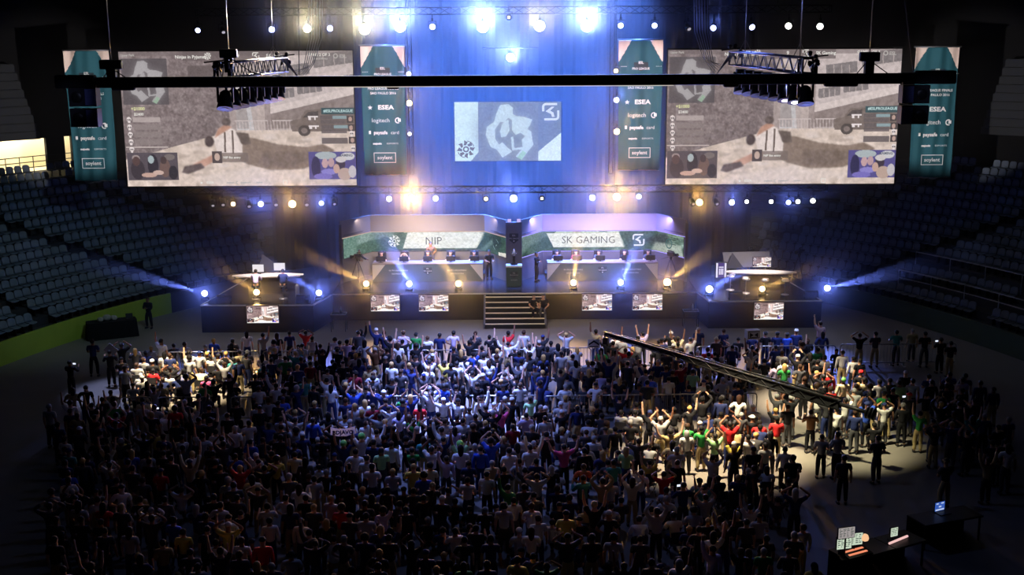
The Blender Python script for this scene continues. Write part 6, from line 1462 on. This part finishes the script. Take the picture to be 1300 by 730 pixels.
# people the photograph shows plainly: head x, y, pose, shirt, hair, hair colour
N = [(455, 424, 'arms down', 'dark grey', 'short', 'black'), (477, 421, 'left fist raised', 'navy', 'cap', 'white'), (494, 430, 'both arms raised high', 'white', 'short', 'black'), (512, 424, 'arms down', 'lilac', 'short', 'brown'), (528, 425, 'arms down', 'green', 'short', 'black'),
     (541, 427, 'seated slouching', 'white', 'short', 'brown'), (558, 425, 'arms down', 'navy', 'short', 'black'), (575, 422, 'hand on hip', 'lilac', 'short', 'black'), (602, 428, 'arms down', 'black', 'short', 'black'), (629, 431, 'arms down', 'black', 'long', 'black'),
     (476, 445, 'hands on head', 'brown', 'cap', 'white'), (505, 438, 'arms down', 'white', 'long', 'brown'), (545, 458, 'both arms raised high', 'white', 'short', 'black'), (564, 459, 'both arms raised high', 'yellow', 'short', 'black'), (529, 441, 'right fist raised', 'black', 'bushy', 'black'),
     (469, 466, 'hands clasped in front', 'khaki', 'bushy', 'black'), (497, 464, 'arms down', 'white', 'short', 'fair'), (580, 463, 'arms down', 'white', 'short', 'black'), (563, 507, 'both arms raised wide', 'white', 'cap', 'white'), (563, 490, 'hand on hip', 'blue', 'bushy', 'black'),
     (487, 499, 'both arms raised wide', 'navy', 'cap', 'white'), (521, 505, 'clapping overhead', 'navy', 'long', 'fair'), (605, 490, 'left fist raised', 'black', 'short', 'black'), (612, 505, 'right fist raised', 'white', 'cap', 'black'), (645, 436, 'both arms raised wide', 'white', 'short', 'black'),
     (672, 438, 'both arms raised high', 'white', 'short', 'black'), (655, 480, 'both arms raised high', 'dark grey', 'short', 'black'), (713, 450, 'arms down', 'light grey', 'short', 'black'), (727, 452, 'arms down', 'light grey', 'short', 'black'), (764, 452, 'seated hands on lap', 'white', 'short', 'black'),
     (794, 443, 'hands on head', 'red', 'short', 'brown'), (783, 428, 'right fist raised', 'white', 'short', 'brown'), (756, 420, 'left fist raised', 'khaki', 'short', 'black'), (816, 422, 'both arms raised high', 'lilac', 'short', 'black'), (812, 460, 'arms down', 'cream', 'short', 'black'),
     (783, 477, 'seated slouching', 'light grey', 'short', 'black'), (797, 462, 'arms down', 'dark grey', 'short', 'black'), (674, 505, 'right fist raised', 'pale green', 'short', 'black'), (692, 519, 'seated hands on lap', 'light grey', 'cap', 'white'), (636, 520, 'clapping overhead', 'pink', 'short', 'black'),
     (845, 428, 'seated slouching', 'lilac', 'short', 'black'), (860, 430, 'both arms raised high', 'cream', 'short', 'black'), (877, 430, 'right fist raised', 'white', 'short', 'black'), (887, 418, 'arms down', 'navy', 'cap', 'light grey'), (908, 428, 'arms down', 'dark grey', 'cap', 'white'),
     (928, 440, 'seated slouching', 'pink', 'short', 'black'), (972, 424, 'arms down', 'black', 'short', 'black'), (987, 424, 'arms down', 'navy', 'short', 'black'), (999, 424, 'arms down', 'blue', 'short', 'black'), (1011, 422, 'arms down', 'navy', 'cap', 'white'), (985, 440, 'hands clasped in front', 'navy', 'short', 'black'),
     (1013, 455, 'clapping overhead', 'black', 'cap', 'white'), (865, 465, 'right fist raised', 'maroon', 'short', 'black'), (833, 460, 'seated hands on lap', 'yellow', 'short', 'black'), (880, 470, 'arms down', 'pale green', 'bushy', 'black'), (917, 480, 'hand on hip', 'light grey', 'short', 'grey'),
     (1041, 412, 'left fist raised', 'lilac', 'short', 'black'), (1092, 424, 'hands on head', 'black', 'short', 'black'), (1112, 424, 'arms folded', 'dark grey', 'short', 'black'), (1138, 421, 'leaning on barrier', 'teal', 'short', 'black'), (1159, 418, 'arms down', 'khaki', 'short', 'grey'), (1175, 424, 'arms folded', 'black', 'short', 'black'),
     (1195, 431, 'phone held up', 'black', 'short', 'black'), (1204, 433, 'hands clasped in front', 'black', 'short', 'black'), (1070, 448, 'arms down', 'white', 'short', 'black'), (1084, 453, 'arms down', 'white', 'short', 'black'), (1092, 456, 'arms down', 'black', 'short', 'black'),
     (1052, 474, 'arms down', 'red', 'short', 'brown'), (1071, 483, 'arms down', 'cream', 'short', 'green'), (1093, 475, 'arms down', 'black', 'cap', 'red'), (1150, 474, 'arms down', 'black', 'cap', 'white'), (1097, 482, 'arms down', 'cream', 'short', 'black'), (1117, 484, 'hands clasped in front', 'white', 'short', 'black'), (1130, 482, 'arms down', 'black', 'short', 'black'),
     (1142, 488, 'arms down', 'pale green', 'short', 'black'), (1159, 484, 'arms down', 'light grey', 'short', 'black'), (1183, 484, 'arms down', 'black', 'short', 'black'), (1203, 482, 'arms down', 'black', 'short', 'black'), (1222, 484, 'arms folded', 'lilac', 'short', 'black'), (1245, 487, 'arms down', 'navy', 'short', 'black'), (1262, 492, 'arms down', 'navy', 'short', 'black'),
     (1054, 492, 'hand on hip', 'red', 'bushy', 'brown'), (1044, 552, 'hands clasped in front', 'light grey', 'short', 'black'), (1064, 553, 'hands clasped in front', 'light grey', 'short', 'black'), (1115, 558, 'hands clasped in front', 'dark grey', 'short', 'black'), (1030, 523, 'phone held up', 'brown', 'short', 'brown'), (1062, 520, 'left fist raised', 'white', 'short', 'black'), (1155, 504, 'phone held up', 'dark grey', 'cap', 'red'),
     (1072, 582, 'arms down', 'dark grey', 'short', 'black'), (1202, 586, 'arms folded', 'dark grey', 'cap', 'black'), (1250, 528, 'arms down', 'navy', 'shaved', 'grey'), (1268, 540, 'arms folded', 'black', 'short', 'black'),
     (117, 435, 'arms folded', 'navy', 'short', 'black'), (88, 458, 'phone held up', 'black', 'short', 'black'), (154, 439, 'hands on head', 'black', 'short', 'black'), (108, 493, 'hand on hip', 'black', 'shaved', 'black'), (91, 494, 'hand on hip', 'khaki', 'long', 'black'),
     (173, 463, 'seated hands on lap', 'light grey', 'short', 'brown'), (193, 467, 'seated slouching', 'red', 'short', 'black'), (182, 455, 'seated hands on lap', 'light grey', 'short', 'brown'), (214, 473, 'seated hands on lap', 'white', 'short', 'black'), (206, 486, 'seated leaning forward', 'khaki', 'short', 'black'), (219, 452, 'seated leaning forward', 'khaki', 'short', 'brown'),
     (239, 446, 'seated slouching', 'light grey', 'short', 'black'), (234, 436, 'seated hands on lap', 'white', 'short', 'black'), (255, 467, 'seated leaning forward', 'cream', 'short', 'brown'), (268, 452, 'seated hands on lap', 'white', 'short', 'black'), (296, 455, 'seated hands on lap', 'teal', 'short', 'black'), (306, 444, 'seated leaning forward', 'cream', 'short', 'black'),
     (259, 487, 'seated leaning forward', 'green', 'short', 'black'), (262, 476, 'seated leaning forward', 'pink', 'short', 'black'), (178, 494, 'seated leaning forward', 'cream', 'short', 'black'), (139, 496, 'seated leaning forward', 'khaki', 'short', 'black'), (292, 480, 'right fist raised', 'black', 'short', 'black'),
     (145, 515, 'arms down', 'green', 'short', 'brown'), (161, 517, 'arms down', 'dark grey', 'short', 'brown'), (123, 522, 'arms down', 'cream', 'short', 'black'), (196, 518, 'phone held up', 'light grey', 'short', 'brown'), (222, 520, 'arms down', 'red', 'bushy', 'black'), (97, 527, 'hand on hip', 'khaki', 'short', 'black'), (62, 518, 'arms down', 'light grey', 'shaved', 'grey'), (243, 521, 'both arms raised high', 'light grey', 'short', 'black'),
     (375, 531, 'both arms raised wide', 'light grey', 'short', 'brown'), (436, 562, 'both arms raised high', 'navy', 'bushy', 'green'), (459, 556, 'both arms raised high', 'white', 'bushy', 'green'), (350, 582, 'hand on hip', 'yellow', 'bushy', 'black'), (318, 560, 'arms down', 'blue', 'short', 'black'), (397, 532, 'arms down', 'blue', 'short', 'black'),
     (484, 572, 'arms down', 'pale green', 'short', 'black'), (466, 584, 'arms down', 'white', 'short', 'black'), (523, 570, 'arms down', 'green', 'short', 'black'), (546, 590, 'hands clasped in front', 'cream', 'bushy', 'black'), (548, 572, 'clapping overhead', 'white', 'short', 'black'), (584, 564, 'both arms raised high', 'pale green', 'bushy', 'green'), (582, 524, 'seated leaning forward', 'white', 'short', 'black'),
     (560, 548, 'left fist raised', 'white', 'short', 'black'), (507, 524, 'right fist raised', 'lilac', 'long', 'black'), (525, 532, 'both arms raised high', 'green', 'short', 'black'), (610, 570, 'arms down', 'blue', 'short', 'black'), (618, 602, 'arms down', 'light grey', 'short', 'black'), (566, 580, 'left fist raised', 'lilac', 'short', 'black'),
     (692, 530, 'arms down', 'light grey', 'short', 'black'), (733, 517, 'arms down', 'navy', 'short', 'black'), (714, 523, 'right fist raised', 'black', 'cap', 'white'), (754, 556, 'seated hands on lap', 'white', 'shaved', 'grey'), (740, 590, 'hand on hip', 'orange', 'short', 'brown'), (673, 570, 'arms down', 'white', 'short', 'black'), (716, 570, 'both arms raised wide', 'pink', 'short', 'black'), (668, 528, 'phone held up', 'lilac', 'short', 'black'), (651, 540, 'arms down', 'maroon', 'short', 'black'),
     (789, 521, 'seated hands on lap', 'light grey', 'short', 'black'), (807, 523, 'seated hands on lap', 'light grey', 'short', 'black'), (811, 560, 'both arms raised wide', 'dark grey', 'short', 'brown'), (795, 570, 'hands clasped in front', 'pale green', 'long', 'fair'), (779, 586, 'arms down', 'teal', 'short', 'black'),
     (851, 548, 'both arms raised wide', 'khaki', 'bushy', 'black'), (891, 544, 'right fist raised', 'green', 'short', 'black'), (908, 552, 'clapping overhead', 'pale green', 'short', 'black'), (927, 541, 'clapping overhead', 'red', 'short', 'black'), (932, 562, 'both arms raised high', 'yellow', 'cap', 'white'), (950, 556, 'hands clasped in front', 'white', 'short', 'black'),
     (843, 600, 'hands on head', 'red', 'short', 'black'), (905, 580, 'clapping overhead', 'white', 'short', 'black'), (957, 515, 'seated hands on lap', 'light grey', 'cap', 'light grey'), (860, 586, 'arms down', 'black', 'shaved', 'brown'), (997, 568, 'arms down', 'white', 'short', 'black'), (872, 548, 'arms down', 'light grey', 'long', 'grey'), (853, 565, 'hand on hip', 'cream', 'long', 'black'),
     (812, 656, 'seated leaning forward', 'white', 'short', 'black'), (846, 620, 'seated hands on lap', 'light grey', 'short', 'black'), (896, 617, 'seated hands on lap', 'white', 'short', 'black'), (881, 645, 'seated leaning forward', 'light grey', 'bushy', 'black'), (803, 608, 'clapping overhead', 'cream', 'long', 'brown'), (765, 612, 'clapping overhead', 'khaki', 'short', 'black'), (744, 645, 'seated hands on lap', 'khaki', 'short', 'black'), (834, 650, 'clapping overhead', 'light grey', 'short', 'black'), (857, 652, 'seated leaning forward', 'cream', 'short', 'black'), (958, 592, 'right fist raised', 'dark grey', 'short', 'black'), (1002, 608, 'seated arms raised', 'black', 'short', 'black'), (948, 660, 'arms down', 'dark grey', 'short', 'black')]
BR = [(BLOCKS, )]
def head_ground(x, y, pose, sc=1.0):
    z = (1.30 if POSES[pose].get('sit') else 1.64) * sc
    q = G(x, y, z); 
    ln = POSES[pose].get('lean', 0); q.y -= math.sin(ln) * .6
    return Vector((q.x, q.y, 0))
BARY = [(53.9, -18.4, 16.3), (46.75, -18.2, 10.9)]
def clear_of_barrier(q, sit):
    for by, x0, x1 in BARY:
        if x0 - .3 < q.x < x1 + .3:
            d = q.y - by; lim_f = .30 if d > 0 else (.62 if sit else .34)
            if abs(d) < lim_f: q.y = by + (lim_f if d > 0 else -lim_f)
    return q
pool = []          # (pos, pose, rz, shirt, trousers, hair, hcol, sleeve, sc, zone, notable)
taken = []
def zone_of(x, y):
    for pts, s, dn, nm in BLOCKS:
        if inpoly(x, y, pts): return nm
    if y < 470 and x > 1060: return 'near right stand'
    if y < 470 and x < 190: return 'on far left floor'
    if x > 1150: return 'on dark right edge'
    if x < 150: return 'in dark rear left'
    if x > 1000: return 'on lit right floor'
    return 'in blue-lit centre' if y > 503 else 'facing the steps'
TR = ['black', 'black', 'navy', 'dark grey', 'dark grey', 'khaki']
for x, y, pose, sh, hr, hc in N:
    if hr != 'cap' and hc not in HC: hc = 'black'
    q = clear_of_barrier(head_ground(x, y, pose), POSES[pose].get('sit'))
    if any((q - t).length < .40 for t in taken): q.y -= .35
    pool.append([q, pose, random.uniform(-.3, .3), sh, random.choice(TR), hr, hc, 'long' if random.random() < .15 else 'short', random.uniform(.95, 1.05), zone_of(x, y), True]); taken.append(q)
KEEP = [(G(1068, 513), 1.0), (G(1094, 703), 1.9), (G(1140, 692), 1.5), (G(1202, 660), 1.6), (Vector((11.75, 43, 0)), 1.1)]
STANDP = ['arms down'] * 6 + ['hands clasped in front'] * 3 + ['hand on hip'] * 2 + ['phone held up', 'right fist raised', 'left fist raised', 'arms folded', 'hands on head', 'clapping overhead', 'both arms raised high']
SITP = ['seated hands on lap'] * 5 + ['seated leaning forward'] * 4 + ['seated slouching'] * 3 + ['seated arms raised', 'seated hands on head']
SHS = ['black'] * 26 + ['dark grey'] * 14 + ['navy'] * 12 + ['white'] * 10 + ['light grey'] * 10 + ['cream', 'red', 'green', 'yellow', 'blue', 'lilac', 'khaki', 'teal', 'maroon']
Y = 29.0; row = 0
while Y < 58.5:
    X = -19 + (row % 2) * .36
    while X < 19:
        q = Vector((X + random.uniform(-.16, .16), Y + random.uniform(-.14, .14), 0)); X += .72
        x, y = pix(q + Vector((0, 0, 1.5)))
        for pts, seated, dn, nm in BLOCKS:
            if inpoly(x, y, pts):
                if random.random() > dn * .93: break
                sit = random.random() < seated; pose = random.choice(SITP if sit else STANDP); q = clear_of_barrier(q, sit)
                if any((q - t).length < (.62 if sit else .50) for t in taken) or any((q - k).length < r for k, r in KEEP): break
                hr = random.choice(('short',) * 8 + ('shaved', 'bushy', 'long', 'long', 'cap', 'cap')); hc = random.choice(('black', 'black', 'black', 'white', 'navy', 'light grey')) if hr == 'cap' else random.choice(('black',) * 6 + ('brown', 'brown', 'fair', 'grey'))
                pool.append([q, pose, random.uniform(-.35, .35), random.choice(SHS), random.choice(TR), hr, hc, 'long' if random.random() < .2 else 'short', random.uniform(.93, 1.06), nm, False]); taken.append(q); break
    Y += .80; row += 1
# individuals: the plainly seen ones, then those that show largest in the light
def lit(q):
    x, y = pix(q + Vector((0, 0, 1.5))); s = 1500 / (q - CAMP).length
    v = max(math.exp(-((x - 570) / 190) ** 2 - ((y - 510) / 75) ** 2), math.exp(-((x - 890) / 150) ** 2 - ((y - 575) / 75) ** 2), math.exp(-((x - 220) / 90) ** 2 - ((y - 475) / 45) ** 2), math.exp(-((x - 1080) / 110) ** 2 - ((y - 490) / 50) ** 2))
    return s * (.35 + v)
rest = [p for p in pool if not p[10]]; rest.sort(key=lambda p: -lit(p[0])); note = [p for p in pool if p[10]]
NCREW = len([o for o in SC.objects if o.get('category') == 'person'])
ind = note + rest[:max(0, 300 - NCREW - 1 - len(note))]; mass = rest[max(0, 300 - NCREW - 1 - len(note)):]
made = []
for q, pose, rz, sh, tr, hr, hc, sl, sc, zn, nt_ in ind:
    o = person(q, pose, rz, sh, tr, hr, hc, None, sl, sc); made.append((o, q, pose, sh, hr, hc, zn, sl))
def desc(pose, sh, hr, hc):
    h = {'cap': hc.replace('light ', '') + ' cap', 'long': 'long hair', 'bushy': 'bushy hair', 'shaved': 'shaved head', 'short': ''}[hr]
    return '%s shirt%s, %s' % (sh, ', ' + h if h else '', pose.replace('hands clasped in front', 'hands clasped').replace('seated hands on lap', 'seated').replace('seated leaning forward', 'seated leaning'))
groups = {}
for t_ in made: groups.setdefault((desc(t_[2], t_[3], t_[4], t_[5]), t_[6]), []).append(t_)
for (ds, zn), lst in groups.items():
    lst.sort(key=lambda t_: pix(t_[1])[0]); n = len(lst)
    for i, t_ in enumerate(lst):
        lab = 'person in %s, %s' % (ds, zn)
        if n > 1: 
            which = ('leftmost' if i == 0 else 'rightmost' if i == n - 1 else ORD[i] + ' from left')
            lab = '%s person in %s, %s' % (which, ds, zn)
        tag(t_[0], lab, 'person', 'audience ' + zn)
    # seated ones have a chair under them
CGROUP = {}
for o, q, pose, sh, hr, hc, zn, sl in made:
    if POSES[pose].get('sit'): CGROUP.setdefault(o['label'], (o, q))
for lb, (o, q) in CGROUP.items():
    folding_chair(q, o.rotation_euler.z, 'black chair under ' + lb.replace(' person in', '').replace('person in ', ''), 'audience chairs')
# the remaining packed audience as one mass
MLIB = {}
def mass_arrays(pose, hr, sl):
    key = pose, hr, sl
    if key not in MLIB:
        if ('b', pose) not in MLIB: MLIB['b', pose] = arrays(body_mesh(POSES[pose], 1, False)); MLIB['t', pose] = arrays(trouser_mesh(POSES[pose], 1)); MLIB['o', pose] = arrays(shoe_mesh(POSES[pose]))
        if ('s', pose, sl) not in MLIB: MLIB['s', pose, sl] = arrays(shirt_mesh(POSES[pose], 1, sl))
        if ('h', pose, hr) not in MLIB: MLIB['h', pose, hr] = arrays(hair_mesh(POSES[pose], hr))
        MLIB[key] = [MLIB['b', pose], MLIB['s', pose, sl], MLIB['t', pose], MLIB['o', pose], MLIB['h', pose, hr]]
    return MLIB[key]
items = []
for q, pose, rz, sh, tr, hr, hc, sl, sc, zn, nt_ in mass:
    mt = Matrix.Translation(q) @ Matrix.Rotation(rz, 4, 'Z') @ Matrix.Scale(sc, 4)
    for a, c in zip(mass_arrays(pose, hr, sl), (random.choice(SKINS), COLS[sh], COLS[tr], rgb(34, 32, 34), COLS[hc] if hr == 'cap' else HC[hc])): items.append((a, mt, np.tile(np.array(c), (len(a[0]), 1))))
if items: merge_stuff('crowd', items, [ATTRM], 'the rest of the packed audience filling the dark floor of the hall', 'audience')
print('PEOPLE', len(pool), 'individual', len(ind), 'crew', NCREW, 'mass', len(mass), 'chairs', len(CGROUP))
# ------------------------------------------------------------------ things held up and lit phones
PH = emis('phone_screen', rgb(225, 232, 255), 1.3)
k = 0
for o, q, pose, sh, hr, hc, zn, sl in made:
    if pose == 'phone held up' and k < 40:
        J = skeleton(POSES[pose]); w = (J['wrL'] + J['wrR']) / 2 + ((J['wrR'] - J['elR']).normalized() + (J['wrL'] - J['elL']).normalized()) * .055
        t = thing('mobile_phone', 'lit phone of the ' + o['label'].replace(', phone held up', ''), 'phone', o.matrix_basis @ w, o.rotation_euler.z, 'raised phones')
        m = MB(); m.box((0, 0, .03), (.15, .010, .078), bev=.004); m.build('case', PLASTIC, t); m = MB(); m.box((0, -.007, .03), (.138, .002, .068)); m.build('lit_screen', PH, t); k += 1
# white sign box over the head of a person in black, before the pink shirt
q = clear_of_barrier(head_ground(955, 441, 'both arms raised high'), False); o = crew(q, 'both arms raised high', .1, 'person in black holding a white box sign over the head in the right pen', shirt='black', skin=3)
J = skeleton(POSES['both arms raised high']); w = o.matrix_basis @ ((J['wrL'] + J['wrR']) / 2 + Vector((0, 0, .16)))
t = thing('sign_box', 'white box with dark marks held overhead by the person in black in the right pen', 'box', w, .2)
m = MB(); m.box((0, 0, .16), (.62, .34, .42), bev=.01); m.build('box', mat('white_card', rgb(224, 224, 222), .8, noise=.05), t)
L = Letter(); L.frame(-.27, .0, .27, .33, .03); L.poly([(-.2, .05), (-.02, .16), (-.2, .28)]); L.poly([(.2, .05), (.02, .16), (.2, .28)]); L.rect(-.2, .04, .2, .07); L.build('marks', [mat('black_marker', rgb(30, 30, 34), .8)], t, (0, -.176, 0))
# kneeling cameraman's white board at the far left
q = head_ground(139, 447, 'phone held up'); o = crew(q, 'phone held up', .3, 'person in black shouldering a pale square board on the far left', shirt='black', sleeve='long')
m = MB(); m.box((0, 0, 0), (.5, .03, .5), bev=.008); tag(m.build('pale_board', mat('pale_board_card', rgb(150, 150, 158), .7), None, o.matrix_basis @ Vector((.05, .42, 1.62)), (.25, .75, .1)), 'pale square board held up by the person in black on the far left', 'board')
# cardboard sign with crossed marks and the scarf with letters
def flat_sign(px_, py_, z, w, h, rz, label, draw, col, cat='sign', rx=0.0):
    p = G(px_, py_, z); t = thing('hand_sign', label, cat, p, rz); m = MB(); m.box((0, 0, 0), (w, .012, h), bev=.004); m.build('card', col, t); L = Letter(); draw(L); L.build('marks', [mat('black_marker', rgb(30, 30, 34), .8)], t, (0, -.009, 0)); return t
flat_sign(754, 436, 1.95, .55, .38, 0, 'white card with a dark zigzag held up by the barrier before the SK GAMING side', lambda L: (L.poly([(-.24, -.1), (0, .06), (.24, -.1), (.24, -.02), (0, .15), (-.24, -.02)]), L.rect(-.2, -.17, .2, -.12)), mat('white_card', rgb(224, 224, 222), .8, noise=.05))
o = next(t_ for t_ in made if t_[3] == 'navy' and t_[5] == 'green'); J = skeleton(POSES['both arms raised high']); c = o[0].matrix_basis @ ((J['wrL'] + J['wrR']) / 2 + Vector((0, .03, .12)))
t = thing('letter_scarf', 'pale scarf lettered BDJAVO stretched overhead by the green-haired person in navy', 'scarf', c, .12)
m = MB(); n = 14; vs = [[m.bm.verts.new(((i / n - .5) * .86, .02 * math.sin(i * 1.3), -.15 * math.cos((i / n - .5) * 2.2) + .12 + dz)) for dz in (-.14, .14)] for i in range(n + 1)]
for i in range(n): m._f([vs[i][0], vs[i + 1][0], vs[i + 1][1], vs[i][1]])
bmesh.ops.solidify(m.bm, geom=m.bm.faces[:], thickness=.012); m.build('cloth', mat('scarf_cloth', rgb(206, 206, 216), .9), t)
L = Letter(); L.text('BDJAVO', 0, -.015, .2, bold=.008); L.build('letters', [mat('navy_letters', rgb(40, 48, 110), .8)], t, (0, -.05, 0))
